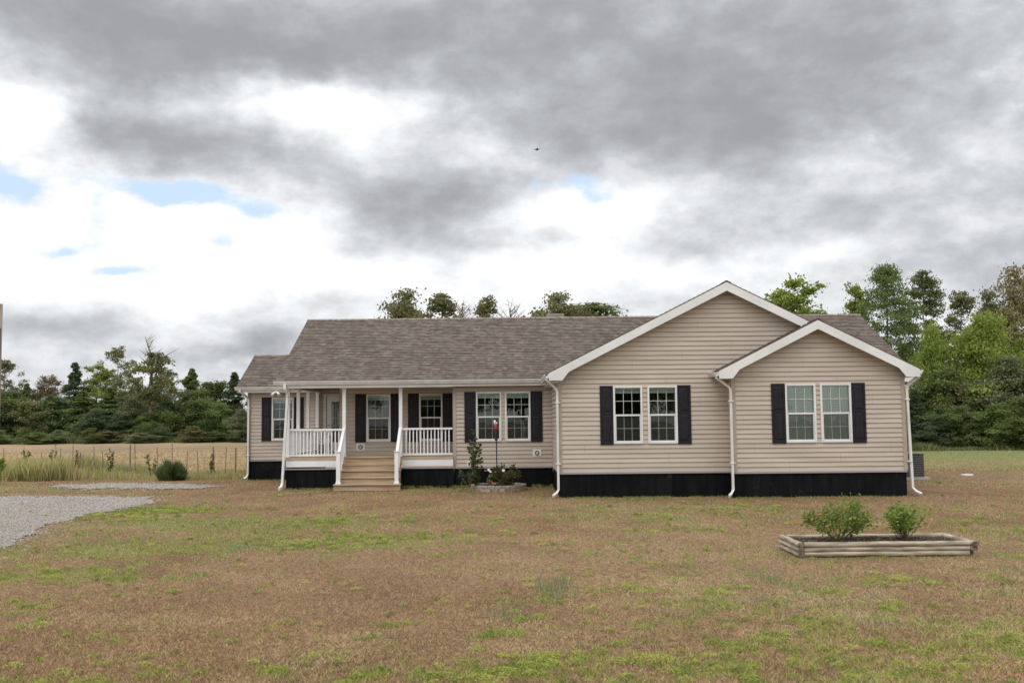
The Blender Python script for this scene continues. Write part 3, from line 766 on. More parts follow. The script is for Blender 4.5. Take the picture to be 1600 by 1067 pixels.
tc = N(gm,'ShaderNodeTexCoord'); nz = N(gm,'ShaderNodeTexNoise'); nz.inputs['Scale'].default_value = 14; nz.inputs['Detail'].default_value = 10; nz.inputs['Roughness'].default_value = .7
L(gm, tc.outputs['Object'], nz.inputs['Vector'])
mr = N(gm,'ShaderNodeMapRange'); mr.inputs[1].default_value = .3; mr.inputs[2].default_value = .7; mr.inputs[3].default_value = .25; mr.inputs[4].default_value = 1.35  # random soil mottle; its dark end also stands for shade between blades
L(gm, nz.outputs[0], mr.inputs[0])
vm = N(gm,'ShaderNodeVectorMath', operation='SCALE'); L(gm, at_.outputs['Color'], vm.inputs[0]); L(gm, mr.outputs[0], vm.inputs['Scale']); L(gm, vm.outputs[0], bs(gm).inputs['Base Color'])
bp = N(gm,'ShaderNodeBump'); bp.inputs['Strength'].default_value = .7; bp.inputs['Distance'].default_value = .03; L(gm, nz.outputs[0], bp.inputs['Height']); L(gm, bp.outputs[0], bs(gm).inputs['Normal'])
tag(link_mesh('ground', me, gm), kind='structure')

# gravel
grav_m = mat('gravel', (.4,.38,.36), .95, .1)
tc = N(grav_m,'ShaderNodeTexCoord'); vo = N(grav_m,'ShaderNodeTexVoronoi'); vo.inputs['Scale'].default_value = 30
L(grav_m, tc.outputs['Object'], vo.inputs['Vector'])
r = N(grav_m,'ShaderNodeValToRGB'); r.color_ramp.elements[0].color = (.19,.16,.135,1); r.color_ramp.elements[1].color = (.46,.405,.36,1)
sx = N(grav_m,'ShaderNodeSeparateColor'); L(grav_m, vo.outputs['Color'], sx.inputs[0]); L(grav_m, sx.outputs[0], r.inputs[0]); L(grav_m, r.outputs[0], bs(grav_m).inputs['Base Color'])
bp = N(grav_m,'ShaderNodeBump'); bp.inputs['Strength'].default_value = .8; bp.inputs['Distance'].default_value = .03; bp.invert = True; L(grav_m, vo.outputs['Distance'], bp.inputs['Height']); L(grav_m, bp.outputs[0], bs(grav_m).inputs['Normal'])
drive_px = [(-260,774),(-100,775),(0,776),(40,777),(70,776),(130,775),(215,776),(247,779),(238,784),(215,790),(190,795),(160,799),(135,805),(118,808),(104,814),(78,819),(62,826),(66,832),(36,838),(30,846),(-10,856),(-80,872),(-260,900)]
strip_px = [(86,759),(110,756.5),(180,755.2),(250,755),(300,756.5),(335,758.5),(352,760.5),(310,762),(260,763.5),(190,764),(130,763)]
def poly_sheet(name, pxs, z, seed):
    P = [gnd(a,b) for a,b in pxs]; rr = random.Random(seed); out = []
    for i in range(len(P)):
        p, q = P[i], P[(i+1)%len(P)]; n = max(1,int((q-p).length/.25)); 
        for k in range(min(n,60)):
            t = k/min(n,60); v = p.lerp(q,t); out.append((v.x+rr.uniform(-.22,.22), v.y+rr.uniform(-.42,.42)))
    import mathutils.geometry as mg
    tri = mg.tessellate_polygon([[Vector((x,y,0)) for x,y in out]])
    mb = MB(); mb.v = [(x,y,z) for x,y in out]; mb.f = [tuple(t) for t in tri]
    # consistent upward normals
    f2 = []
    for a,b,c in mb.f:
        A,B,Cc = (Vector(mb.v[k]) for k in (a,b,c)); f2.append((a,b,c) if (B-A).cross(Cc-A).z > 0 else (a,c,b))
    mb.f = f2; o = mb.build(name, grav_m); tag(o, kind='structure'); return out
dpoly = poly_sheet('gravel_driveway', drive_px, .006, 3); spoly = poly_sheet('gravel_path', strip_px, .006, 4)
def inside(poly, X, Y):
    r_ = np.zeros(X.shape, bool); n = len(poly)
    for i in range(n):
        x1,y1 = poly[i]; x2,y2 = poly[(i+1)%n]
        c_ = ((y1 > Y) != (y2 > Y)); 
        with np.errstate(divide='ignore', invalid='ignore'):
            r_ ^= c_ & (X < (x2-x1)*(Y-y1)/(y2-y1+1e-12)+x1)
    return r_
# loose stones over gravel (stuff)
n = 110000
iy = RNG.uniform(1/36, 1/12.5, n); sy = 1/iy; sxx = RNG.uniform(-.72,-.28,n)*sy
jx, jy = RNG.normal(0,.14,n), RNG.normal(0,.3,n); wide = RNG.random(n)<.25; jx[wide] *= 4; jy[wide] *= 3.5
keep = inside(dpoly, sxx+jx, sy+jy)|inside(spoly, sxx+jx, sy+jy)
sxx, sy = sxx[keep], sy[keep]; n = len(sxx)
r_ = RNG.uniform(.007,.018,n)[:,None,None]*np.array(np.maximum(1,sy/22))[:,None,None]
base = np.array([[1,0,-.2],[0,1,-.2],[-1,0,-.2],[0,-1,-.2],[0,0,.8]])
th = RNG.uniform(0,2*PI,n); ct,st_ = np.cos(th),np.sin(th)
B = base[None]*r_*RNG.uniform(.7,1.3,(n,1,3)); Bx = B[...,0]*ct[:,None]-B[...,1]*st_[:,None]; By = B[...,0]*st_[:,None]+B[...,1]*ct[:,None]
P = np.stack([Bx+sxx[:,None], By+sy[:,None], B[...,2]+.010],-1)
T = P[:,[0,1,4,1,2,4,2,3,4,3,0,4],:].reshape(-1,3)
g_ = RNG.uniform(.16,.52,n)[:,None]*np.array([1,.925,.86])
stm = mat('loose_stone', (.4,.4,.4), .9, .15); a_ = N(stm,'ShaderNodeAttribute'); a_.attribute_name='tint'; L(stm, a_.outputs['Color'], bs(stm).inputs['Base Color'])
tag(link_mesh('gravel_stones', fastmesh('gravel_stones', T, 3, np.repeat(g_,4,axis=0)), stm), 'loose pale grey gravel stones scattered over the driveway at left', 'gravel', kind='stuff')

# ------------------------------------------------------------------ grass
def blades(X, Y, h, lean, width, col, z0=-.01):
    n = len(X); th = RNG.uniform(0,2*PI,n); dx, dy = np.cos(th), np.sin(th)
    tw = RNG.uniform(0,2*PI,n); wx, wy = np.cos(tw)*width/2, np.sin(tw)*width/2
    hx = h*np.sin(lean); hz = h*np.cos(lean)
    z = np.full(n, z0)
    A = np.stack([X-wx,Y-wy,z],-1); Bv = np.stack([X+wx,Y+wy,z],-1)
    Cv = np.stack([X+dx*hx*.45+wx*.6,Y+dy*hx*.45+wy*.6,z+hz*.62],-1); E = np.stack([X+dx*hx,Y+dy*hx,z+hz*.92+.004],-1)
    return np.stack([A,Bv,Cv,E],1).reshape(-1,3), col
def excl(X, Y):
    pl = (X>4.43)&(X<7.2)&(Y>15.4)&(Y<16.5)
    hs = ((X>XL)&(X<12.5)&(Y>Y1))|((X>SL)&(X<XR)&(Y>Y2))|((X>-7.2)&(Y>YE+.25)&(X<12.5)&(Y<41))|((X>XW)&(X<0)&(Y>YW)&(Y<41))|((X>-5.5)&(X<-3.5)&(Y>30.6)&(Y<32))
    rg = ((X-ringc[0])**2+(Y-ringc[1])**2) < .85**2
    Xj, Yj = X+RNG.normal(0,.22,X.shape), Y+RNG.normal(0,.5,X.shape); gv = (inside(dpoly,Xj,Yj)|inside(spoly,Xj,Yj)) & (RNG.random(X.shape) > np.clip((fbm(X*.9+60,Y*.9,4)-.50)*7,.05,.9))
    return pl|hs|rg|gv
PX0_, PX1_ = 4.45, 7.15
ringc = (gnd(779,768).x, gnd(779,768).y+.86)
def scatter(n, y0, y1, u=.66):
    Y = 1/RNG.uniform(1/y1, 1/y0, n); X = RNG.uniform(-u,u,n)*Y
    k = ~excl(X,Y); return X[k], Y[k]
VV, CCs = [], []
# dead thatch & straw; darkest tones stand in for shadow specks among blades
X, Y = scatter(560000, 6.6, 40)
g = greenness(X,Y); n = len(X); t = RNG.random(n)[:,None]
s = np.maximum(1, Y/15)
t = t**1.3; br = (C(.07,.042,.030)*(1-t)+C(.54,.355,.195)*t)*(.72+.56*fbm(X*.7+30,Y*.7+11,4)[:,None])
straw = RNG.random(n) < np.clip(.10+2.0*(fbm(X*1.1+9,Y*1.0+4,4)-.50)+.25*np.clip((X-1)/4,-.3,1)*(Y<14),.03,.7)
br[straw] = (C(.56,.45,.27)*RNG.uniform(.7,1.1,(straw.sum(),1)))
v, c = blades(X,Y,RNG.uniform(.018,.05,n)*np.sqrt(s),RNG.uniform(.5,1.45,n),.0034*s,br); VV.append(v); CCs.append(c)
# green grass
X, Y = scatter(420000, 6.6, 42)
g = greenness(X,Y)+RNG.normal(0,.06,len(X)); k = RNG.random(len(X)) < np.clip((g-.30)*3.0,.05,1); X,Y,g = X[k],Y[k],g[k]; n = len(X); s = np.maximum(1,Y/15)
t = RNG.random(n)[:,None]; h2 = fbm(X*.9+70,Y*.9+3,3)[:,None]
gc = (C(.10,.11,.032)*(1-t)+C(.50,.47,.13)*t)*(1-.5*np.clip(h2*2-.7,0,1))+.5*np.clip(h2*2-.7,0,1)*C(.12,.22,.05)
dry = RNG.random(n)<.28; gc[dry] = C(.38,.32,.16)*RNG.uniform(.8,1.15,(dry.sum(),1))
v, c = blades(X,Y,RNG.uniform(.022,.058,n)*np.sqrt(s),RNG.uniform(.2,1.3,n),.0045*s,gc); VV.append(v); CCs.append(c)
X, Y = RNG.uniform(13,48,60000), RNG.uniform(38,61,60000); k = np.abs(X) < .68*Y; X, Y = X[k], Y[k]; n = len(X)
nn_ = np.clip((fbm(X*.3,Y*.9,3)-.42)*4+np.clip(1-np.abs(Y-52)/3,0,1),0,1)[:,None]; t = RNG.random(n)[:,None]
v, c = blades(X,Y,RNG.uniform(.05,.13,n),RNG.uniform(.2,1.2,n),np.full(n,.02),(C(.38,.30,.17)*(1-t)+C(.27,.20,.12)*t)*(1-nn_)+(C(.17,.22,.07)*(1-t)+C(.30,.35,.12)*t)*nn_); VV.append(v); CCs.append(c)
tag(link_mesh('lawn_grass', fastmesh('lawn_grass', np.concatenate(VV), 4, np.concatenate(CCs)), grassm), 'patchy brown and green lawn grass in front of the house', 'grass', kind='stuff')

# raised tufts of straw and grass near the viewer, and the fringe against the skirting
TGv, TGc = [], []
X, Y = scatter(1500, 6.6, 22); gg = greenness(X,Y); reps = RNG.integers(8,30,len(X)); ci = np.repeat(np.arange(len(X)),reps); n = len(ci); s = np.maximum(1,Y[ci]/14)
isg = (gg[ci]+RNG.normal(0,.03,n) > .34)[:,None]; t = RNG.random(n)[:,None]
v, c = blades(X[ci]+RNG.normal(0,.028,n),Y[ci]+RNG.normal(0,.028,n),RNG.uniform(.03,.085,n),RNG.uniform(.2,1.35,n),.0028*s,np.where(isg,C(.17,.20,.06)*(1-t)+C(.42,.45,.15)*t,C(.26,.18,.11)*(1-t)+C(.54,.42,.25)*t)); TGv.append(v); TGc.append(c)
for (xa,xb,yy,nn,hh) in ((-7.2,-5.5,YF-.05,700,.09),(-3.5,-1.9,YF-.05,1400,.13),(-1.9,-.9,YB-.06,900,.12),(.6,1.25,YB-.06,900,.13),(XL,SL,Y1-.05,1500,.07),(SL,XR,Y2-.05,1300,.06),(XW,-7.2,YW-.06,700,.08),(PX0_,PX1_,15.33,500,.05)):
    X = RNG.uniform(xa,xb,nn); Y = yy-np.abs(RNG.normal(0,.10,nn)); k = RNG.random(nn) < np.clip((fbm(X*2.2+5,Y*0+3,3)-.36)*5,.1,1); X, Y = X[k], Y[k]; nn = len(X); t = RNG.random((nn,1)); 
    v, c = blades(X,Y,RNG.uniform(.3,1,nn)*hh,RNG.uniform(.05,.8,nn),np.full(nn,.010),C(.10,.15,.04)*(1-t)+C(.30,.34,.11)*t); TGv.append(v); TGc.append(c)
tag(link_mesh('grass_tufts', fastmesh('grass_tufts', np.concatenate(TGv), 4, np.concatenate(TGc)), grassm), 'raised tufts of straw and green grass on the lawn and along the foot of the house', 'grass', kind='stuff')
# weed clumps: low leafy rosettes
clumps = []
for (px,py,r0,nn) in ((372,1001,.10,1),(785,992,.16,4),(800,1050,.42,22),(850,1035,.36,18),(740,1062,.25,10),(55,975,.16,3),(1020,925,.14,3),(1280,925,.12,2),(270,925,.1,2),(1400,945,.2,4),(1010,1030,.2,4),(1240,1030,.12,2),(60,895,.6,14),(110,890,.5,10),(220,805,1.4,60),(260,797,1.2,40),(560,838,1.2,40),(520,852,.9,24),(730,832,.7,14),(500,815,1.6,30),(1150,793,1.2,14),(1110,1045,.3,5),(1030,1055,.3,6),(1390,910,.5,7),(870,850,1,8),(1060,825,.8,8)):
    for i in range(nn):
        c = gnd(px,py); clumps.append((c.x+random.gauss(0,r0*.6), c.y+random.gauss(0,r0*.5), random.uniform(.05,.13)*(1.0 if nn>1 else 1.1)))
X_, Y_ = scatter(4200, 7, 34)
gk = greenness(X_,Y_); 
for x,y,gg in zip(X_,Y_,gk):
    if random.random() < min(1,max(.11,(gg-.30)*2.2)): clumps.append((x,y,random.uniform(.02,.085)))
cl = np.array(clumps); kk = ~excl(cl[:,0],cl[:,1]); cl = cl[kk]
reps = (50+cl[:,2]*950).astype(int); ci = np.repeat(np.arange(len(cl)), reps); n = len(ci)
rr_ = RNG.random(n)**.7*cl[ci,2]*1.3; th = RNG.uniform(0,2*PI,n); X = cl[ci,0]+rr_*np.cos(th); Y = cl[ci,1]+rr_*np.sin(th)
zc = RNG.uniform(0,.045,n)*(1-.6*rr_/cl[ci,2])+.004
sz = RNG.uniform(.007,.015,n)*np.maximum(1,Y/16)
def cards(P, sz, col, asp=1.6, flat=0.0):
    n = len(P); a = RNG.normal(0,1,(n,3)); a[:,2] *= (1-flat); a /= np.linalg.norm(a,axis=1)[:,None]+1e-9
    b = RNG.normal(0,1,(n,3)); b[:,2] *= (1-flat); b -= a*(a*b).sum(1)[:,None]; b /= np.linalg.norm(b,axis=1)[:,None]+1e-9
    a = a*(sz*asp/2)[:,None]; b = b*(sz/2)[:,None]
    return np.stack([P-a,P-b*.9+a*.1,P+a,P+b*.9+a*.1],1).reshape(-1,3)
tone = RNG.random(len(cl))[ci][:,None]*.7+RNG.random(n)[:,None]*.3
gc = C(.09,.14,.03)*(1-tone)+C(.40,.45,.10)*tone
tag(link_mesh('weed_clumps', fastmesh('weed_clumps', cards(np.stack([X,Y,zc],-1), sz, None, 1.5, .4), 4, gc), grassm), 'low bright green clover and weed clumps spread over the lawn', 'weeds', kind='stuff')
# bluish taller wisps
W_ = []; WC = []
for (px,py,nn,hh) in ((868,920,90,.24),(880,935,60,.2),(788,968,60,.16),(800,960,40,.18),(1195,905,70,.16),(1215,912,50,.14),(1165,895,50,.14),(1240,920,50,.12),(1583,893,50,.13),(375,860,60,.16),(1095,960,40,.12),(1380,975,50,.12),(1320,950,40,.12),(1040,960,40,.12),(880,800,60,.13),(1505,785,60,.14),(1190,940,60,.12)):
    c = gnd(px,py); X = RNG.normal(c.x,.13,nn); Y = RNG.normal(c.y,.12,nn)
    v, cc_ = blades(X,Y,RNG.uniform(.5,1,nn)*hh,RNG.uniform(.02,.35,nn),np.full(nn,.0035),C(.15,.19,.105)*RNG.uniform(.7,1.3,(nn,1))); W_.append(v); WC.append(cc_)
tag(link_mesh('weed_wisps', fastmesh('weed_wisps', np.concatenate(W_), 4, np.concatenate(WC)), grassm), 'thin upright blue green weed stalks dotted in the brown lawn', 'weeds', kind='stuff')

# tall rough grass along the fence
TG = []; TC = []
n = 90000; X = RNG.uniform(-25,-9.6,n); Y = RNG.uniform(37.6,41.5,n)
dens = np.clip((fbm(X*.5,Y*.5,3)-.25)*2.2,0.06,1)*np.clip((-X-9)/6,.22,1); k = RNG.random(n)<dens; X,Y = X[k],Y[k]; n = len(X)
lh = np.clip((-X-14.2)/2.5,.0,1); hh = (.20+.66*lh*fbm(X*.8,Y*.2,2)*1.3)*RNG.uniform(.6,1.2,n)*(.5+.5*fbm(X*1.7,Y*1.7,3)*2)
t = (.55*RNG.random(n)+.9*(fbm(X*1.5+4,Y*1.5,3)-.25))[:,None].clip(0,1); gcol = (C(.22,.23,.085)*(1-t)+C(.42,.39,.17)*t)
d_ = RNG.random(n)<.35; gcol[d_] = C(.37,.29,.17)*RNG.uniform(.7,1.1,(d_.sum(),1))
v, c = blades(X,Y,hh,RNG.uniform(.02,.35,n),np.full(n,.016),gcol); TG.append(v); TC.append(c)
n = 60000; Y = 1/RNG.uniform(1/75,1/41,n); X = RNG.uniform(-.66,-.22,n)*Y; k = fbm(X*.35,Y*.25,3) > RNG.uniform(.3,.62,n); X, Y = X[k], Y[k]; n = len(X); t = RNG.random(n)[:,None]
v, c = blades(X,Y,RNG.uniform(.08,.28,n),RNG.uniform(.1,1.0,n),np.full(n,.022),C(.24,.175,.10)*(1-t)+C(.56,.43,.27)*t); TG.append(v); TC.append(c)
tag(link_mesh('tall_grass', fastmesh('tall_grass', np.concatenate(TG), 4, np.concatenate(TC)), grassm), 'tall rough yellow green grass along the wire fence at left', 'grass', kind='stuff')
# rough grass at foot of both woods
TG = []; TC = []
for (xa,xb,ya,yb,nn,h0) in ((-80,-24,104,109,16000,1.3),(14,60,58.5,62,22000,.8)):
    X = RNG.uniform(xa,xb,nn); Y = RNG.uniform(ya,yb,nn); t = RNG.random(nn)[:,None]
    v, c = blades(X,Y,RNG.uniform(.4,1,nn)*h0*(fbm(X*.5,Y*.5,3)*1.4),RNG.uniform(.05,.6,nn),np.full(nn,.06),(C(.07,.10,.035)*(1-t)+C(.20,.21,.085)*t)); TG.append(v); TC.append(c)
tag(link_mesh('wood_edge_grass', fastmesh('wood_edge_grass', np.concatenate(TG), 4, np.concatenate(TC)), grassm), 'rough green undergrowth at the foot of the woods', 'undergrowth', kind='stuff')

# ------------------------------------------------------------------ trees
PAL = {'green':((.065,.092,.032),(.165,.205,.062)), 'bright':((.115,.165,.032),(.29,.35,.075)), 'dark':((.045,.068,.034),(.115,.15,.07)), 'olive':((.085,.090,.038),(.20,.195,.08)),
       'brown':((.11,.092,.042),(.25,.205,.10)), 'grey':((.08,.10,.05),(.20,.22,.105)), 'airy':((.08,.090,.038),(.20,.195,.08))}
def crown_deciduous(h, w, base, nclump, nleaf, leaf, pal, seed, sig=.10, droop=0, skeleton=True):
    rg = np.random.default_rng(seed); c0, c1 = map(np.array, PAL[pal])
    cs = []; segs = []
    nb = nclump; ph = rg.uniform(0,6.28,4)
    for i in range(nb):
        t = rg.uniform(0,1); z = base+(h-base)*t
        prof = math.sin(PI*min(1,max(0,(t*.88+.10))))**.8
        a = rg.uniform(0,2*PI); r = w/2*prof*rg.uniform(.2,.95)*(1+.28*math.sin(3*a+ph[0]+5*t)+.22*math.sin(2*a+ph[1]-9*t)); z += (h-base)*.10*math.sin(2*a+ph[2])*t
        cs.append((r*math.cos(a), r*math.sin(a), z - droop*r))
    cs = np.array(cs); 
    ci = rg.integers(0,nb,nleaf); s = rg.uniform(.6,1.3,nb)*sig*w
    off = rg.normal(0,.52,(nleaf,3)); off += rg.normal(0,.55,(nb*4,3))[(ci*4+rg.integers(0,4,nleaf))]
    P = cs[ci]+off*s[ci][:,None]*np.array([1.25,1.25,.8])
    mz_ = np.percentile(P[:,2],99.6); P[:,2] *= h/mz_; cs[:,2] *= h/mz_; P[:,2] = np.maximum(P[:,2], .02)
    tone = (rg.random(nb)[ci]*.65+rg.random(nleaf)*.35)[:,None]
    return P, c0*(1-tone)+c1*tone, leaf*rg.uniform(.6,1.3,nleaf), cs
def crown_pine(h, w, base, nclump, nleaf, leaf, pal, seed, cone=True):
    rg = np.random.default_rng(seed); c0, c1 = map(np.array, PAL[pal]); cs = []
    for i in range(nclump):
        t = rg.uniform(0,1)**(1.15 if cone else .9); z = base+(h-base)*t
        prof = (1-t)**.72*(.8+.35*math.sin(t*26+seed))+.02 if cone else (math.sin(PI*min(.97,t*.75+.22))**.8)
        a = rg.uniform(0,2*PI); r = w/2*prof*rg.uniform(.3,1)
        cs.append((r*math.cos(a), r*math.sin(a), z+.12*r))
    cs = np.array(cs); ci = rg.integers(0,nclump,nleaf)
    s = (.10*w*(1.15-.92*np.clip((cs[:,2]-base)/(h-base),0,1)) if cone else np.full(nclump,.085*w))
    off = rg.normal(0,.55,(nleaf,3)); P = cs[ci]+off*s[ci][:,None]*np.array([1.35,1.35,.6])
    tone = (rg.random(nclump)[ci]*.6+rg.random(nleaf)*.4)[:,None]
    return P, c0*(1-tone)+c1*tone, leaf*rg.uniform(.6,1.3,nleaf), cs
def trunk_mesh(h, r0, cs, seed, frac=.95, base=1, nl=22, up=.6, n=7):
    rg = random.Random(seed); mb = MB(); pts = []; K = 9
    for k in range(K+1):
        t = k/K; pts.append((rg.uniform(-1,1)*.025*h*t*(1-t)*2, rg.uniform(-1,1)*.025*h*t*(1-t)*2, h*frac*t-.1*(k==0)))
    mb.tube(pts, [r0*(1-.88*(k/K))*(1.35 if k==0 else 1) for k in range(K+1)], n)
    idx = list(range(len(cs))); rg.shuffle(idx)
    for i in idx[:nl]:
        c = Vector(cs[i]); rad = math.hypot(c.x,c.y); zs = max(base*.6, c.z-rad*up); t = min(.97, zs/(h*frac)); kk = t*K; k0 = int(kk); f = kk-k0
        p = Vector(pts[k0]).lerp(Vector(pts[min(K,k0+1)]), f); mid = p.lerp(c,.55)+Vector((rg.uniform(-.1,.1),rg.uniform(-.1,.1),-.06*rad))
        rb = r0*(1-.88*t)*.45; mb.tube([p,mid,c],[rb,rb*.55,rb*.15],5,cap=False)
    return mb
BANK = {}
def make_tree(key, kind, h, w, base, nclump, nleaf, leaf, pal, seed, r0=None, bk=None, **kw):
    if kind == 'dec': P, col, sz, cs = crown_deciduous(h,w,base,nclump,nleaf,leaf,pal,seed,**kw)
    else: P, col, sz, cs = crown_pine(h,w,base,nclump,nleaf,leaf,pal,seed,cone=(kind=='cone'))
    cm = fastmesh(key+'_crown', cards(P,sz,None,1.5 if kind=='dec' else 2.2), 4, col); cm.materials.append(leafm)
    tb = trunk_mesh(h, r0 or h*.016, cs, seed, base=base, nl=26 if kind=='dec' else 34, up=.6 if kind=='dec' else -.1)
    tm = bpy.data.meshes.new(key+'_trunk'); tm.from_pydata(tb.v,[],tb.f); tm.materials.append(bk or bark)
    BANK[key] = (cm, tm, h, w)
make_tree('oak','dec',12,8.5,3.0,120,17000,.17,'green',1,sig=.060)
make_tree('oak_airy','dec',13,7,4.5,120,8000,.16,'airy',2,sig=.046,bk=palebark)
make_tree('oak_brown','dec',12,8.5,2.5,130,19000,.17,'brown',3,sig=.060)
make_tree('oak_olive','dec',12,8.5,1.5,130,19000,.17,'olive',4,sig=.058)
make_tree('bushy_green','dec',7,6.5,.4,110,19000,.165,'green',5,sig=.075)
make_tree('bushy_dark','dec',7,6,.3,110,18000,.165,'dark',6,sig=.075)
make_tree('bushy_bright','dec',9,7.5,.6,130,28000,.15,'bright',7,sig=.07)
make_tree('bushy_olive','dec',7,6,.3,110,18000,.165,'olive',8,sig=.07)
make_tree('bushy_grey','dec',7,6.5,.2,120,18000,.155,'grey',9,sig=.07)
make_tree('young_pine','cone',9,4.8,.4,170,12000,.16,'dark',10)
make_tree('young_pine_green','cone',9,5.4,.4,170,12000,.16,'green',12)
make_tree('tall_pine','pine',16,6.2,5.5,190,16000,.12,'green',13,r0=.2)
make_tree('slim_pine','pine',16,4.6,6.5,120,8500,.12,'green',14,r0=.15,bk=palebark)
make_tree('leafy','dec',12,7.5,2.5,110,15000,.17,'bright',15,sig=.055)
def place_tree(key, px, ytop, Y, width_px, name, label, group, cat='tree', rz=None, xw=None):
    cm, tm, h0, w0 = BANK[key]; top = at(px, ytop, Y); h = top.z; w = width_px*Y/F*(1.35 if 'pine' in key and Y < 100 else 1.22)
    t = thing(name, label, cat, (top.x,Y,0), group)
    t.rotation_euler.z = random.uniform(0,6.28) if rz is None else rz
    s = (w/w0, w/w0, h/h0); t.scale = s
    c = bpy.data.objects.new('crown', cm); COL.objects.link(c); c.parent = t
    k = bpy.data.objects.new('trunk', tm); COL.objects.link(k); k.parent = t
    return t
LG = 'trees of the wood across the field at left'
# left wood, back row then front row : key, px, top y, Y, width px, label
left = [
 ('oak_airy',-45,575,122,95,'airy tree','thin leaved tree just past the left edge of the far wood'),
 ('oak_airy',8,563,120,62,'airy_tree','sparse yellowish tree at the far left edge behind the utility pole'),
 ('young_pine_green',42,600,118,50,'pine_tree','small green pine near the left end of the far wood'),
 ('oak_brown',73,588,120,48,'oak_tree','rusty brown topped tree near the left end of the far wood'),
 ('young_pine',117,567,118,52,'pine_tree','dark blue green pine standing out left of the airy trees in the far wood'),
 ('leafy',152,572,120,62,'broadleaf_tree','light green tree between the dark pine and the tall airy tree in the far wood'),
 ('oak_airy',184,543,122,58,'airy_tree','tall airy tree with gaps in its crown left of the dead topped tree'),
 ('oak_airy',262,577,118,46,'airy_tree','small airy tree with brownish leaves right of the dead topped tree'),
 ('young_pine_green',300,577,122,60,'pine_tree','green pine right of the small airy tree in the far wood'),
 ('young_pine',366,582,118,48,'pine_tree','dark pine just left of the house end in the far wood'),
 ('bushy_green',335,598,120,80,'broadleaf_tree','wide rounded green tree beside the dark pine left of the house'),
 ('oak_olive',210,605,120,70,'broadleaf_tree','olive tree behind the dead topped trunk'),
 ('bushy_green',240,603,116,60,'broadleaf_tree','rounded green tree to the right of the dead topped trunk'),
 ('bushy_dark',95,622,114,70,'bushy_tree','dark bushy tree under the rusty brown top'),
 ('bushy_green',15,612,114,75,'bushy_tree','full green tree in the front row at the left edge of the picture'),
 ('bushy_olive',52,628,112,55,'bushy_tree','brownish olive bushy tree near the left end of the front row'),
 ('young_pine_green',130,612,112,80,'pine_tree','spreading green pine in front of the dark blue green pine'),
 ('young_pine_green',172,606,113,75,'pine_tree','spreading green pine under the tall airy tree'),
 ('bushy_grey',212,622,110,52,'bushy_tree','greyish bush tree at the foot of the dead topped tree'),
 ('bushy_dark',262,622,112,56,'bushy_tree','dark bushy tree in the front row right of the dead topped tree'),
 ('bushy_green',302,612,110,80,'bushy_tree','broad mid green tree in the front row near the house'),
 ('bushy_green',345,632,108,56,'bushy_tree','low green tree in the front row close to the house'),
 ('bushy_grey',378,640,104,40,'bushy_tree','grey green bush tree touching the left wall of the house in view'),
 ('bushy_dark',-25,625,112,70,'bushy_tree','dark bushy tree just outside the left edge of the view'),
 ('young_pine',405,600,116,60,'pine_tree','dark pine behind the left end of the house'),
 ('bushy_green',430,625,112,70,'bushy_tree','green tree hidden behind the left wing of the house'),
 ('bushy_dark',-75,615,112,80,'bushy_tree','dark green tree outside the left edge of the view'),
 ('young_pine_green',78,618,113,60,'pine_tree','green pine in front of the rusty brown topped tree'),
 ('bushy_dark',150,640,109,60,'bushy_tree','low dark tree at the field edge under the light green tree'),
 ('bushy_dark',190,645,109,60,'bushy_tree','low dark tree at the field edge under the tall airy tree'),
 ('bushy_green',235,645,108,50,'bushy_tree','low green tree at the field edge right of the dead topped trunk'),
]
for key,px,yt,Y,w,nm,lb in left: place_tree(key,px,yt,Y,w,nm.replace(' ','_'),lb,LG)
for i,px in enumerate((475,520,560,610,650,700,745,790,840)):
    place_tree(['bushy_green','young_pine_green','bushy_dark'][i%3],px,606+(i*7)%19,114+(i%2)*3,78,'broadleaf_tree','green tree of the far wood wholly hidden behind the house',LG)
for i,px in enumerate((-130,-185,-240,-300)):
    place_tree(['bushy_green','young_pine_green','bushy_olive'][i%3],px,604+(i*7)%19,113,84,'broadleaf_tree','green tree of the far wood beyond the left edge of the picture',LG)
for i,(px,yt,w) in enumerate([(-10,672,50),(25,660,34),(60,676,48),(92,672,30),(118,677,50),(142,669,26),(168,674,52),(195,663,36),(220,676,46),(248,668,30),(275,677,50),(300,666,34),(328,675,52),(355,662,44),(380,672,36),(410,660,40)]):
    if i % 3 == 1: continue
    where = ['the left edge of the view','the utility pole','the rusty topped tree','the dark pine','the light green tree','the light green tree, right side','the tall airy tree','the olive tree','the dead topped trunk','the round green tree','the small airy tree','the green pine','the wide rounded tree','the dark pine near the house','the left wall of the house','the left wing, hidden behind it'][i]
    place_tree(['bushy_green','bushy_olive','bushy_green','bushy_grey','bushy_dark'][i%5],px,yt,104.5-(i%3),w,'shrub','low shrub at the edge of the hay field below '+where,'shrubs at the edge of the hay field','shrub')
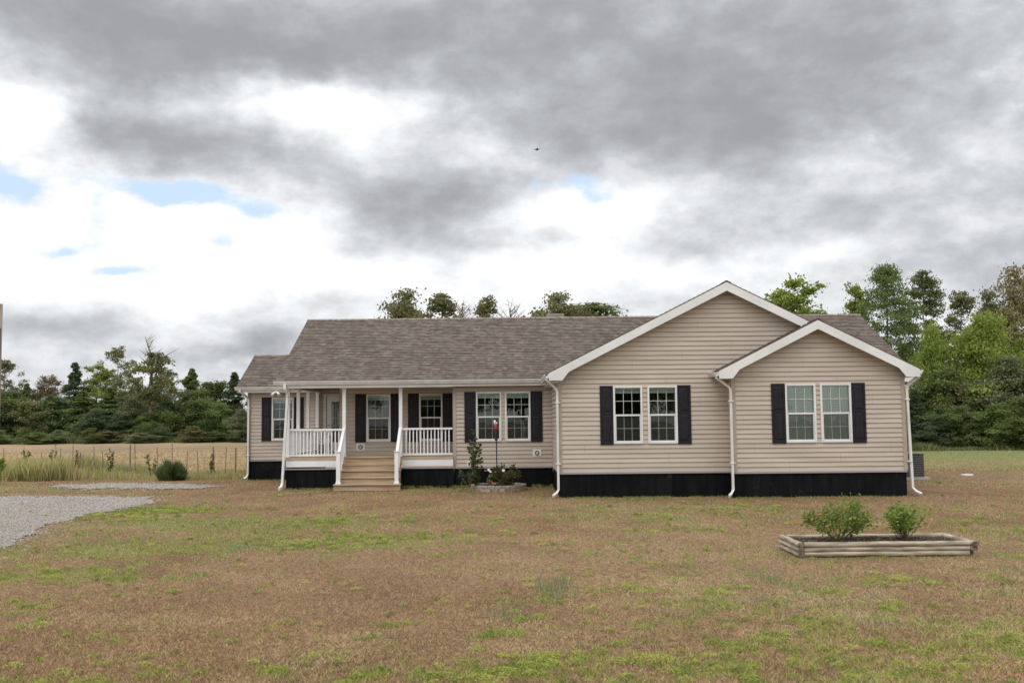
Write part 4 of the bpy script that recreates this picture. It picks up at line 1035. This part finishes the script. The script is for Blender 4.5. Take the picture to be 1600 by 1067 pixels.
# dead topped tree
dt = at(229,526,108); t = thing('dead_topped_tree','tall tree with a bare dead leaning top rising above the left wood','tree',(dt.x+.6,108,0),LG)
X0 = dt.x+.6
mb = MB(); pts = [(X0+.1,108,-.1),(X0+.0,108,3),(X0-.1,108,6),(X0+.1,108,8.2),(X0-.2,108,9.8),(X0-.75,108,dt.z)]
mb.tube(pts,[.24,.2,.17,.14,.11,.03],7)
rg = random.Random(5)
for i in range(46):
    z = rg.uniform(3.5,9.5); a = rg.uniform(0,2*PI); l = rg.uniform(.8,3.0)*(1 if z<9 else .6); p = Vector((X0,108,z)); q = p+Vector((math.cos(a)*l,math.sin(a)*l,l*.55)); mb.tube([p,p.lerp(q,.5)+Vector((0,0,-.1)),q],[.06,.04,.012],4,cap=False)
for i in range(14):
    z = rg.uniform(9.2,dt.z-.1); p = Vector((X0-.1-.55*(z-9.2)/2.4,108,z)); a = rg.uniform(-.5,1.2); q = p+Vector((math.cos(a)*rg.uniform(.4,1.1),rg.uniform(-.3,.3),rg.uniform(.1,.9))); mb.tube([p,q],[.03,.008],4,cap=False)
mb.build('trunk', palebark, t)
P, col, sz, cs = crown_deciduous(9.6,6.2,4.5,48,5200,.2,'airy',77,sig=.065)
me = fastmesh('crown', cards(P,sz,None), 4, col); o = link_mesh('crown', me, leafm, t)

# trees seen above the main roof
RG = 'trees behind the house seen above the roof'
for key,px,yt,Y,w,nm,lb in [
 ('oak_olive',632,458,92,62,'broadleaf_tree','dense round topped tree above the left part of the roof ridge'),
 ('oak_airy',690,461,94,64,'airy_tree','airy tree touching the round topped tree above the roof ridge'),
 ('oak_airy',760,466,95,46,'airy_tree','small lone tree crown above the middle of the roof ridge'),
 ('oak_olive',868,462,92,68,'broadleaf_tree','tree crown behind the roof vent above the ridge'),
 ('slim_pine',929,477,96,95,'pine_tree','pointed pine tip above the ridge left of the big gable'),
 ('leafy',1246,440,78,92,'broadleaf_tree','bright green tree above the roof between the gable peak and the ridge end'),
 ('leafy',1335,449,80,56,'broadleaf_tree','small bright green tree left of the tall pine behind the ridge end')]:
    place_tree(key,px,yt,Y,w*(2.1 if px < 1000 and px != 929 else 1.5),nm,lb,RG)
for px,yt,lb in ((722,470,'bare leafless tree right of the airy tree above the roof ridge'),(797,474,'bare leafless tree above the middle of the roof ridge left of the vent')):
    p = at(px,yt,94); t = thing('bare_tree',lb,'tree',(p.x,94,0),RG); mb = MB(); rg = random.Random(px)
    mb.tube([(p.x,94,-.1),(p.x+.1,94,7),(p.x,94,p.z-.5)],[.2,.14,.03],6)
    for i in range(44):
        z = rg.uniform(7,p.z-.8); q0 = Vector((p.x,94,z)); a = rg.uniform(0,2*PI); l = rg.uniform(.6,2.0); q = q0+Vector((math.cos(a)*l,math.sin(a)*l,l*.8)); mb.tube([q0,q],[.045,.01],4,cap=False)
        q2 = q0.lerp(q,.6)+Vector((rg.uniform(-.6,.6),rg.uniform(-.6,.6),rg.uniform(.2,.8))); mb.tube([q0.lerp(q,.6),q2],[.02,.008],3,cap=False)
    mb.build('trunk', palebark, t)
# right wood
WG = 'trees of the wood to the right of the house'
for key,px,yt,Y,w,nm,lb in [
 ('tall_pine',1383,417,76,72,'pine_tree','tallest full crowned pine behind the right end of the roof'),
 ('slim_pine',1441,426,78,62,'pine_tree','slim tall pine with open crown, right of the fullest pine'),
 ('oak_airy',1500,457,80,90,'airy_tree','open crowned brownish green tree right of the slim pine'),
 ('oak_olive',1545,458,82,84,'oak_tree','olive brown oak behind the bright green tree at right'),
 ('oak_brown',1598,418,80,120,'oak_tree','big tall brownish oak at the right edge of the picture'),
 ('oak_brown',1650,440,82,120,'oak_tree','brownish oak just outside the right edge'),
 ('oak_olive',1410,540,84,80,'oak_tree','dull olive tree low behind the two tall pines'),
 ('oak_airy',1470,520,76,60,'airy_tree','thin tree low behind the slim pine trunk'),
 ('bushy_bright',1535,495,66,118,'broadleaf_tree','large bright green rounded tree at right'),
 ('bushy_bright',1458,512,68,74,'broadleaf_tree','yellow green narrower tree left of the large bright green one'),
 ('bushy_green',1475,580,65,96,'bushy_tree','mid green tree under the yellow green one at right'),
 ('young_pine',1428,608,64,44,'cedar_tree','small dark conical cedar beside the house corner at right'),
 ('bushy_dark',1440,630,67,70,'bushy_tree','dark bushy tree behind the small dark cedar'),
 ('bushy_grey',1575,560,63,110,'bushy_tree','vine covered grey green tree near the right edge'),
 ('bushy_olive',1520,600,64,90,'bushy_tree','brown flecked thicket tree below the large bright green tree'),
 ('oak_brown',1590,590,64,60,'bushy_tree','brown leaved thicket tree at the right edge'),
 ('bushy_green',1500,636,62,70,'bushy_tree','low green thicket tree in the middle of the right wood'),
 ('bushy_green',1560,632,60,80,'bushy_tree','low green tree near the right edge in front of the vines'),
 ('bushy_green',1605,622,59.5,80,'bushy_tree','low deep green tree cut by the right edge'),
 ('bushy_olive',1540,655,61,60,'bushy_tree','low olive thicket tree just left of the green tree by the vines'),
 ('bushy_dark',1465,650,62,56,'bushy_tree','low dark thicket tree right of the small dark cedar'),
 ('bushy_bright',1650,520,66,110,'broadleaf_tree','bright green tree just outside the right edge'),
 ('bushy_green',1660,600,62,110,'bushy_tree','mid green tree just outside the right edge'),
 ('bushy_dark',1400,620,68,80,'bushy_tree','dark tree hidden behind the right end of the house')]:
    place_tree(key,px,yt,Y,w,nm,lb,WG)
# trees behind the viewer, mirrored in the windows
for i,(x,y,k,h) in enumerate(((-16,-30,'oak',15),(-7,-33,'bushy_green',14),(1,-30,'oak',15),(9,-33,'bushy_green',14),(18,-30,'bushy_bright',15))):
    cm,tm,h0,w0 = BANK[k]; t = thing('roadside_tree', ['leftmost','second from left','middle','second from right','rightmost'][i]+' of the green trees behind the viewer reflected in the windows','tree',(x,y,0),'trees reflected in the windows')
    t.scale = (1.45,1.45,h/h0)
    for nm,me in (('crown',cm),('trunk',tm)):
        c = bpy.data.objects.new(nm, me); COL.objects.link(c); c.parent = t

# ------------------------------------------------------------------ small shrubs & plants
def shrub(name, label, cat, loc, h, w, nstem, nleaf, leaf, c0, c1, seed, group=None, flowers=(), vase=.5, lo=.3, tall=None):
    rg = random.Random(seed); ng = np.random.default_rng(seed); X0,Y0 = loc[0],loc[1]; z0 = loc[2]
    t = thing(name, label, cat, (X0,Y0,z0), group); mb = MB(); tips = []
    for i in range(nstem):
        a = rg.uniform(0,2*PI); r = w/2*math.sqrt(rg.random()); hh = h*rg.uniform(.65,1)*(1-.35*(r/(w/2))**2)
        p0 = Vector((X0+rg.uniform(-.04,.04)*w,Y0+rg.uniform(-.04,.04)*w,z0-.02)); p2 = Vector((X0+r*math.cos(a),Y0+r*math.sin(a),z0+hh)); p1 = p0.lerp(p2,.5)+Vector((0,0,-.02*h))+Vector((rg.uniform(-.05,.05),rg.uniform(-.05,.05),0))*w
        mb.tube([p0,p1,p2],[.008*max(1,h),.006,.003],4,cap=False)
        for q in (lo, lo+.12, lo+.25,.65,.78,.88,.96,1.0):
            b = p0.lerp(p1,q*2) if q < .5 else p1.lerp(p2,q*2-1); tips.append(b+Vector((rg.uniform(-1,1),rg.uniform(-1,1),rg.uniform(-.5,.6)))*.09*w)
            if q > .4: mb.tube([b, tips[-1]],[.003,.002],3,cap=False)
    mb.build('stems', stem_m, t)
    T = np.array([tuple(v) for v in tips]); ci = ng.integers(0,len(T),nleaf); P = T[ci]+ng.normal(0,.055*w,(nleaf,3))*np.array([1,1,.8])
    P[:,2] = np.maximum(P[:,2], z0+.03)
    tone = (ng.random(len(T))[ci]*.6+ng.random(nleaf)*.4)[:,None]; col = np.array(c0)*(1-tone)+np.array(c1)*tone
    o0 = np.array([X0,Y0,z0]); me = fastmesh('foliage', cards(P-o0, leaf*ng.uniform(.6,1.3,nleaf), None, 1.6, .25), 4, col); link_mesh('foliage', me, leafm, t)
    for (dx,dy,dz,r,c) in flowers:
        m = bpy.data.materials.get('petal_%s'%str(c)) or mat('petal_%s'%str(c), c, .7)
        fb = MB()
        for k in range(7):
            a = k*2*PI/7; e = Vector((math.cos(a),math.sin(a)*.6,math.sin(a)*.8))*r; cpt = Vector((X0+dx,Y0+dy-.02,z0+dz))
            s_ = Vector((-math.sin(a),0,math.cos(a)))*r*.45
            fb.face([cpt, cpt+e*.6+s_, cpt+e+Vector((0,-.2*r,0)), cpt+e*.6-s_])
        fb.build('flower', m, t)
    return t
# planter
PX0,PX1,PY0,PY1 = xat(1246,15.4,850), xat(1527,15.4,850), 15.4, 16.5
pl = thing('timber_planter','rectangular raised bed of three stacked weathered landscape timbers on the lawn at right','planter',((PX0+PX1)/2,15.95,0))
def timber(a, b, r, hgt, nm='timber'):
    a = Vector(a); b = Vector(b); n = 12; K = 14; mb = MB(); d = (b-a).normalized(); u = Vector((-d.y,d.x,0)); rg = random.Random(int(a.x*977+a.y*131+a.z*991))
    ph = rg.uniform(0,6)
    for k in range(K+1):
        p = a.lerp(b,k/K)+Vector((0,0,math.sin(k*.9+ph)*.0025)); rr = r*(1+.035*math.sin(k*1.7+ph))
        for j in range(n):
            t = 2*PI*j/n; cx_ = math.cos(t); sz_ = math.sin(t)
            w_ = math.copysign(abs(cx_)**.75, cx_)*rr; h_ = math.copysign(abs(sz_)**.6,sz_)*hgt/2
            mb.v.append(tuple(p+u*w_+Vector((0,0,h_))))
    for k in range(K):
        for j in range(n):
            j2=(j+1)%n; mb.f.append((k*n+j,k*n+j2,(k+1)*n+j2,(k+1)*n+j))
    o = mb.build(nm, logm, pl, smooth=True)
    e = MB(); e.v = [mb.v[j] for j in range(n)]+[mb.v[K*n+j] for j in range(n)]; e.f=[tuple(reversed(range(n))),tuple(range(n,2*n))]
    e.build('end_grain', logend, o)
TH = .076
for k in range(3):
    z = TH*.5+k*(TH-.004)
    timber((PX0+.11,PY0+.055+.006*(k%2),z),(PX1-.115+.008*k,PY0+.055+.006*(k%2),z),.055,TH)
    timber((PX0+.11,PY1-.055,z),(PX1-.115,PY1-.055,z),.055,TH)
    timber((PX0+.055,PY0-.01+.005*k,z),(PX0+.055,PY1+.01,z),.053,TH)
    if k: timber((PX1-.055+.01*k,PY0-.005-.02*(k==2),z),(PX1-.055,PY1+.01,z),.053,TH)
    else: timber((PX1-.06,PY0+.12,z),(PX1-.06,PY1+.01,z),.053,TH)
mul = noisy('bark_mulch',(.035,.022,.016),(.13,.09,.065),30,.95,spec=.1,bump=.8)
n = 9000; X = RNG.uniform(PX0+.12,PX1-.12,n); Y = RNG.uniform(PY0+.12,PY1-.12,n); zc = .165+RNG.uniform(0,.02,n)+.04*np.exp(-((X-5.75)/.25)**2-((Y-16.1)/.2)**2)
chipV = cards(np.stack([X,Y,zc],-1), RNG.uniform(.010,.022,n), None, 2.2, .3)
tt = RNG.random(n)[:,None]**2; chipC = C(.035,.023,.017)*(1-tt)+C(.22,.165,.13)*tt
cm_ = fastmesh('mulch', chipV, 4, chipC); mo = link_mesh('mulch', cm_, grassm); tag(mo,'dark brown bark mulch filling the timber planter','mulch',kind='stuff')
bed = MB(); bed.box(PX0+.10,PX1-.10,PY0+.10,PY1-.10,.01,.168); tag(bed.build('soil', mul), 'dark soil inside the timber planter','soil', kind='stuff')
YS = 15.95
c0,c1 = (.035,.085,.02),(.27,.37,.065); orange=(.8,.25,.07)
for (pxc,top,wpx,seed,nl,lb,fl) in ((1303,774,96,3,1700,'wider green lantana shrub with orange bloom at its left side in the timber planter',((-.44,-.1,.36,.018,orange),(-.30,-.1,.44,.012,orange))),
                              (1410,778,76,8,1050,'narrower green lantana shrub with an orange bloom at its right side in the timber planter',((.36,-.1,.34,.02,orange),(-.2,-.05,.58,.010,orange)))):
    p = at(pxc,835,YS); h = at(pxc,top,YS).z-.17
    shrub('lantana_shrub',lb,'shrub',(p.x+.06,YS,.17),h,wpx*YS/F*1.02,20,nl,.038,c0,c1,seed,'lantana shrubs in the timber planter',fl,lo=.5)

# stone ring bed
rb = thing('stone_ring','round flower bed edging of tan concrete blocks in front of the house','flower bed edging',(ringc[0],ringc[1],0))
for cidx in range(2):
    nb = 24; R_ = .86-cidx*.012
    for i in range(nb):
        a0 = 2*PI*(i+.5*cidx+.03)/nb; a1 = 2*PI*(i+.97+.5*cidx)/nb; z0,z1 = (-.02,.078) if cidx==0 else (.08,.165)
        mb = MB(); ri = R_-.12; z1 += random.uniform(-.004,.004); ro = R_+random.uniform(-.01,.01)
        q = [(ringc[0]+r*math.cos(a),ringc[1]+r*math.sin(a)) for r,a in ((ri,a0),(ro,a0),(ro,a1),(ri,a1))]
        mb.v = [(x,y,z0) for x,y in q]+[(x,y,z1) for x,y in q]; mb.f=[(3,2,1,0),(4,5,6,7),(0,1,5,4),(1,2,6,5),(2,3,7,6),(3,0,4,7)]
        mb.build('edging_block', stone_m, rb, bevel=.012)
sl = MB(); sl.tube([(ringc[0],ringc[1],.0),(ringc[0],ringc[1],.12)], .75, 28); tag(sl.build('flower_bed_soil', mul), 'dark soil inside the round stone edging', 'soil', kind='stuff')
FG='roses in the round stone bed'
red=(.28,.02,.03); wht=(.6,.6,.6); pink=(.33,.06,.09)
rc = ((.03,.045,.02),(.12,.145,.055))
p = at(743,760,30.2)
shrub('rose_bush','tall leggy rose bush at the left of the round stone bed','rose bush',(p.x,30.2,.12),1.80,.50,11,1300,.05,*rc,21,FG,lo=.15)
p = at(732,760,30.0)
shrub('rose_bush','low arching rose bush leaning left over the edge of the round stone bed','rose bush',(p.x+.02,30.0,.12),.75,.7,6,280,.05,(.04,.055,.025),(.14,.16,.07),22,FG,lo=.4)
p = at(790,760,30.2)
shrub('rose_bush','wide dark rose bush with a white bloom at the right of the round stone bed','rose bush',(p.x,30.2,.12),.72,.85,18,1900,.045,(.03,.04,.02),(.13,.12,.05),23,FG,flowers=((-.06,-.3,.50,.055,wht),(.30,-.2,.62,.02,wht),(-.3,-.2,.45,.03,pink)),lo=.2)
p = at(765,760,30.0)
shrub('flowering_plant','small plant with red and white blooms between the two rose bushes','plant',(p.x,30.0,.12),.5,.3,7,260,.045,(.05,.10,.03),(.15,.25,.08),24,FG,flowers=((-.02,-.1,.52,.05,wht),(.03,-.12,.47,.04,wht),(.06,-.1,.16,.045,red),(.0,-.12,.20,.035,pink),(-.12,-.05,.50,.05,(.2,.02,.05)),(-.2,-.05,.10,.03,red)),lo=.2)
# pole with feeder
pp = at(777,760,30.15); X0 = pp.x
gp = thing('garden_pole','thin black pole in the round stone bed with a red and white feeder on top','pole',(X0,30.15,.1))
zt = at(774,656,30.15).z
MB().tube([(X0,30.15,.05),(X0-.02,30.15,zt-.30)],.017,8).build('pole', dark_metal, gp)
MB().tube([(X0-.02,30.15,zt-.62),(X0-.02,30.15,zt-.32)],[.045,.048],10).build('sleeve', dark_metal, gp)
MB().lathe((X0-.02,30.15,zt-.32),[(0,0),(.05,.01),(.06,.04),(.05,.10),(.055,.17),(.035,.21),(0,.215)],12).build('red_bottle', red_m, gp, smooth=True)
MB().lathe((X0-.06,30.15,zt-.16),[(0,0),(.025,0),(.03,.08),(.035,.14),(0,.16)],10).build('white_cup', white_vinyl, gp, smooth=True)
MB().lathe((X0+.0,30.15,zt-.11),[(0,0),(.02,0),(.025,.03),(0,.05)],10).build('white_cap', white_vinyl, gp, smooth=True)

# ------------------------------------------------------------------ fence & saplings
fe = thing('wire_fence','old wire fence on thin uneven posts in front of the hay field at left','fence',(-15,39.6,0))
FY = 39.6; rg = random.Random(9); tops = []
for px in (-70,-40,-12,7,37,66,93,114,126,147,161,204,212,247,270,292,310,335,352,368,386,402,420):
    x = xat(px,FY,720); h = rg.uniform(.95,1.35); ln = rg.uniform(-.05,.05); thick = px in (204,335,368,126)
    MB().tube([(x,FY,-.05),(x+ln*.5,FY,h*.5),(x+ln,FY+rg.uniform(-.03,.03),h)],.028 if thick else .015,6).build('post', post_m, fe); tops.append(x)
x0, x1 = min(tops)-2, XW
for z in (.25,.5,.75,1.0):
    mb = MB(); pts = []
    for k,xx in enumerate(sorted(tops)): pts.append((xx,FY-.03,z+rg.uniform(-.02,.02)))
    mb.tube(pts,.006,4); mb.build('wire', mat('fence_wire',(.25,.23,.2),.6), fe)
for (px,ytop,ybase,wpx,pal,lb) in ((41,692,728,18,'green','thin sapling by the fence left of the tall grass'),(82,688,728,16,'dark','dark narrow pine sapling in the tall grass by the fence'),(172,694,732,14,'dark','small bushy sapling by the fence below the tall airy tree'),(236,700,735,18,'olive','pale leaved sapling by the fence left of the round bush'),(120,700,735,8,'brown','dry brown weed stalk by the fence'),(330,705,735,10,'olive','dry olive weed stalk by the fence right of the round bush')):
    Yb = 39.0; p = at(px,ybase+10,Yb); h = at(px,ytop,Yb).z; c0_,c1_ = PAL[pal]
    shrub('sapling',lb,'sapling',(p.x,Yb,0),h,wpx*Yb/F,5,170,.06,c0_,c1_,px,'saplings along the wire fence',lo=.45)
# round grass bush
p = gnd(268,750); B_ = thing('grass_bush','round dark green tufted bush by the fence left of the house','bush',(p.x,p.y,0))
n = 5000; X = RNG.normal(0,.15,n); Y = RNG.normal(0,.12,n); ll = RNG.uniform(.3,1,n)*.76*np.exp(-(np.hypot(X,Y)/.5)**2)*(.75+.5*fbm(X*9,Y*9+5,2))
an = np.arctan2(Y,X); le = np.clip(np.hypot(X,Y)*2.6,0,1.0)+RNG.uniform(0,.15,n)
le = np.abs(le*.55+RNG.normal(0,.18,n)); dx,dy = np.cos(an)*np.sin(le)*ll, np.sin(an)*np.sin(le)*ll; w_ = .0045
A = np.stack([X-w_,Y,np.full(n,-.02)],-1); Bq = np.stack([X+w_,Y,np.full(n,-.02)],-1); E = np.stack([X+dx,Y+dy,np.cos(le)*ll],-1); Cq = np.stack([X+dx*.5+w_,Y+dy*.5,np.cos(le)*ll*.62],-1)
t_ = RNG.random(n)[:,None]; me = fastmesh('tuft', np.stack([A,Bq,Cq,E],1).reshape(-1,3),4,C(.035,.055,.02)*(1-t_)+C(.13,.16,.06)*t_); link_mesh('tuft', me, leafm, B_)
# bush at left edge
p = gnd(-2,757)
shrub('leafy_bush','bright yellow green leafy bush cut by the left edge of the picture','bush',(p.x-.1,p.y,0),1.15,.75,14,1500,.06,(.10,.15,.03),(.28,.34,.07),31,lo=.1)
# utility pole at left edge
uy = 48; ux = xat(-4,uy,600); ut = at(0,475,uy).z
up = thing('utility_pole','weathered wooden utility pole cut by the left edge of the picture','pole',(ux,uy,0))
MB().tube([(ux,uy,-.1),(ux,uy,ut)],[.17,.13],12).build('pole', noisy('pole_wood',(.17,.13,.10),(.30,.25,.20),2,.9,stretch=(4,4,.4)), up, smooth=True)
MB().box(ux-.14,ux+.155,uy-.18,uy-.12,ut-2.2,ut-1.2).build('metal_box', ac_m, up)
# white marker in field
p = gnd(149,690); 
mk = MB(); mk.prism([(p.x-.22,0),(p.x+.25,0),(p.x+.2,.35),(p.x+.02,.55),(p.x-.18,.38)], p.y-.15,p.y+.15)
tag(mk.build('field_marker', white_trim, bevel=.05),'small white marker block at the far edge of the hay field','marker')
# bird
bd = at(839,234,120); mb = MB()
mb.tube([bd+Vector((-.32,0,0)),bd+Vector((-.15,0,.02)),bd+Vector((.1,0,.02)),bd+Vector((.25,0,.05)),bd+Vector((.36,0,.03))],[.03,.07,.08,.05,.015],7)
for s in (-1,1): mb.prism([(bd.x-.06,bd.z+.02),(bd.x+.10,bd.z+.02),(bd.x+.04,bd.z+.05)], bd.y, bd.y+s*.55)
tag(mb.build('bird', dark_metal),'tiny dark bird flying high in the grey clouds','bird')

# ------------------------------------------------------------------ sky & light
SUN_EL, SUN_AZ = 60, -28        # azimuth: degrees from behind the camera toward the left
w = bpy.data.worlds.new('World'); S.world = w; w.use_nodes = True; nt = w.node_tree; nt.nodes.clear()
def WN(t, **kw):
    n = nt.nodes.new(t)
    for k,v in kw.items(): setattr(n,k,v)
    return n
def WM(op, a, b=None, c=None, clamp=False):
    n = WN('ShaderNodeMath', operation=op); n.use_clamp = clamp
    for i,v in enumerate((a,b,c)):
        if v is None: continue
        if isinstance(v,(int,float)): n.inputs[i].default_value = v
        else: nt.links.new(v, n.inputs[i])
    return n.outputs[0]
tc = WN('ShaderNodeTexCoord'); sep = WN('ShaderNodeSeparateXYZ'); nt.links.new(tc.outputs['Generated'], sep.inputs[0])
x_,y_,z_ = sep.outputs
# warp by noise
mpw = WN('ShaderNodeMapping'); mpw.inputs['Scale'].default_value = (1,1,1.7); nt.links.new(tc.outputs['Generated'], mpw.inputs[0])
def wnoise(scale, detail, rough, loc=(0,0,0), dist=0.0):
    m_ = WN('ShaderNodeMapping'); m_.inputs['Location'].default_value = loc; nt.links.new(mpw.outputs[0], m_.inputs[0])
    n = WN('ShaderNodeTexNoise'); n.inputs['Scale'].default_value = scale; n.inputs['Detail'].default_value = detail; n.inputs['Roughness'].default_value = rough; n.inputs['Distortion'].default_value = dist
    nt.links.new(m_.outputs[0], n.inputs['Vector']); return n
nw = wnoise(5.5, 5, .58, (3,1,2)); sw = WN('ShaderNodeSeparateColor'); nt.links.new(nw.outputs['Color'], sw.inputs[0])
u = WM('ADD', WM('ARCTAN2', x_, y_), WM('MULTIPLY', WM('SUBTRACT', sw.outputs[0], .5), .19))
v = WM('ADD', WM('ARCSINE', z_), WM('MULTIPLY', WM('SUBTRACT', sw.outputs[1], .5), .085))
def uv_of(px,py):
    d = ray(px,py).normalized(); return math.atan2(d.x,d.y), math.asin(d.z)
def blob(px, py, rx, ry, amp):
    u0,v0 = uv_of(px,py); su = rx/F; sv = ry/F
    a = WM('MULTIPLY', WM('SUBTRACT', u, u0), 1/su); b = WM('MULTIPLY', WM('SUBTRACT', v, v0), 1/sv)
    e = WM('MULTIPLY_ADD', b, b, WM('MULTIPLY', a, a)); return WM('MULTIPLY', WM('POWER', 2.718, WM('MULTIPLY', e, -1)), amp)
def addup(lst):
    s = lst[0]
    for q in lst[1:]: s = WM('ADD', s, q)
    return s
dark = [(250,60,330,90,.42),(700,30,420,80,.36),(1250,90,500,120,.36),(370,105,180,38,.34),(240,225,250,40,.58),(610,305,140,50,.50),(1080,200,290,90,.36),(1330,340,330,70,.14),(1500,230,200,120,.06),
        (60,495,110,26,.24),(400,528,80,20,.30),(490,468,110,24,.28),(780,385,150,30,.28),(570,395,80,22,.24),(1500,430,140,40,.22),(640,345,90,40,.22),(160,500,100,24,.25),(240,535,120,16,.2),(40,30,150,60,.15),(880,225,120,60,.2)]
bright = [(450,150,120,36,-.62),(30,195,90,36,-.70),(200,360,330,70,-.34),(620,440,300,42,-.22),(900,330,150,42,-.35),(540,190,60,24,-.2),(1265,250,50,26,-.12),(1290,408,70,24,-.34),(330,420,200,40,-.15),(1050,440,130,24,-.3),(900,420,120,24,-.15),(1150,310,120,30,-.12),(1590,160,60,60,-.08),(730,270,80,25,-.2)]
field = addup([blob(*q) for q in dark+bright])
n4 = wnoise(19, 6, .6, (2,4,6), .1); n1 = wnoise(7.0, 7, .56, (0,0,0), .15); n2 = wnoise(2.2, 4, .5, (7,2,1))
field = WM('ADD', field, WM('MULTIPLY', WM('SUBTRACT', n1.outputs['Fac'], .5), 1.0))
field = WM('ADD', field, WM('MULTIPLY', WM('SUBTRACT', n2.outputs['Fac'], .5), .45))
field = WM('ADD', field, WM('MULTIPLY', WM('SUBTRACT', n4.outputs['Fac'], .5), .75))
field = WM('ADD', field, .280)
# the sky behind the camera is thinner and brighter
backf = WM('MULTIPLY', WM('SUBTRACT', 0.15, y_), 1.2, None, True)
field = WM('SUBTRACT', field, WM('MULTIPLY', backf, .25))
rp = WN('ShaderNodeValToRGB'); e = rp.color_ramp.elements; rp.color_ramp.interpolation = 'LINEAR'
e[0].position = .05; e[0].color = (1.05,1.05,1.05,1); e[1].position = 1.0; e[1].color = (.36,.37,.392,1)
for p_, c_ in ((.20,(.92,.94,.965)),(.36,(.75,.765,.795)),(.50,(.60,.617,.65)),(.66,(.49,.503,.532)),(.82,(.41,.421,.446))):
    k = e.new(p_); k.color = (*c_,1)
nt.links.new(field, rp.inputs[0])
sky = WN('ShaderNodeTexSky'); sky.sky_type = 'NISHITA'; sky.sun_disc = False
sky.sun_elevation = math.radians(SUN_EL)
# direction toward the sun
az = math.radians(180-SUN_AZ)     # compass-like angle from +Y, clockwise
SD = Vector((math.sin(az)*math.cos(math.radians(SUN_EL)), math.cos(az)*math.cos(math.radians(SUN_EL)), math.sin(math.radians(SUN_EL))))
sky.sun_rotation = az
bl = [(250,300,60,14,.6),(385,320,50,12,.5),(885,296,60,18,.8),(915,322,30,16,.7),(790,300,50,14,.5),(320,296,110,20,.8),(170,292,80,14,.5),(345,372,42,28,.75),(150,330,24,30,.5),(95,374,44,15,.9),(210,421,42,12,.95),(8,272,30,30,.8),(1010,458,40,14,.45)]
bm = addup([blob(*q) for q in bl]); n3 = wnoise(16,5,.6,(5,5,5))
bm = WM('MULTIPLY', WM('SUBTRACT', WM('ADD', bm, WM('MULTIPLY', WM('SUBTRACT', n3.outputs['Fac'], .5), 1.6)), .40), 2.2, None, True)
cloudgain = WN('ShaderNodeVectorMath', operation='SCALE'); nt.links.new(rp.outputs[0], cloudgain.inputs[0])
zen = WM('MULTIPLY', WM('SUBTRACT', z_, .42), 3.0, None, True)
gain = WM('ADD', WM('ADD', 9.2, WM('MULTIPLY', backf, 1.0)), WM('MULTIPLY', zen, 5.0)); nt.links.new(gain, cloudgain.inputs['Scale'])
# blue gaps: clear sky lightened by thin haze
skg = WN('ShaderNodeVectorMath', operation='MULTIPLY_ADD'); nt.links.new(sky.outputs[0], skg.inputs[0]); skg.inputs[1].default_value = (.3,.3,.3); skg.inputs[2].default_value = (4.7,6.1,7.9)
mx = WN('ShaderNodeMix', data_type='RGBA'); nt.links.new(WM('MULTIPLY', bm, .9), mx.inputs[0]); nt.links.new(cloudgain.outputs[0], mx.inputs[6]); nt.links.new(skg.outputs[0], mx.inputs[7])
bg = WN('ShaderNodeBackground'); bg.inputs['Strength'].default_value = .1; nt.links.new(mx.outputs[2], bg.inputs[0])
out = WN('ShaderNodeOutputWorld'); nt.links.new(bg.outputs[0], out.inputs[0])
w.cycles.sampling_method = 'MANUAL'; w.cycles.sample_map_resolution = 512
sl = bpy.data.lights.new('sun','SUN'); sl.energy = .9; sl.angle = math.radians(25); sl.color = (1,.96,.90)
so = bpy.data.objects.new('sun', sl); COL.objects.link(so); so.rotation_euler = SD.to_track_quat('Z','Y').to_euler()
S.view_settings.view_transform = 'Standard'; S.view_settings.look = 'None'; S.view_settings.exposure = .14; S.view_settings.gamma = 1
S.render.engine = 'CYCLES'; S.cycles.max_bounces = 8; S.cycles.transparent_max_bounces = 12
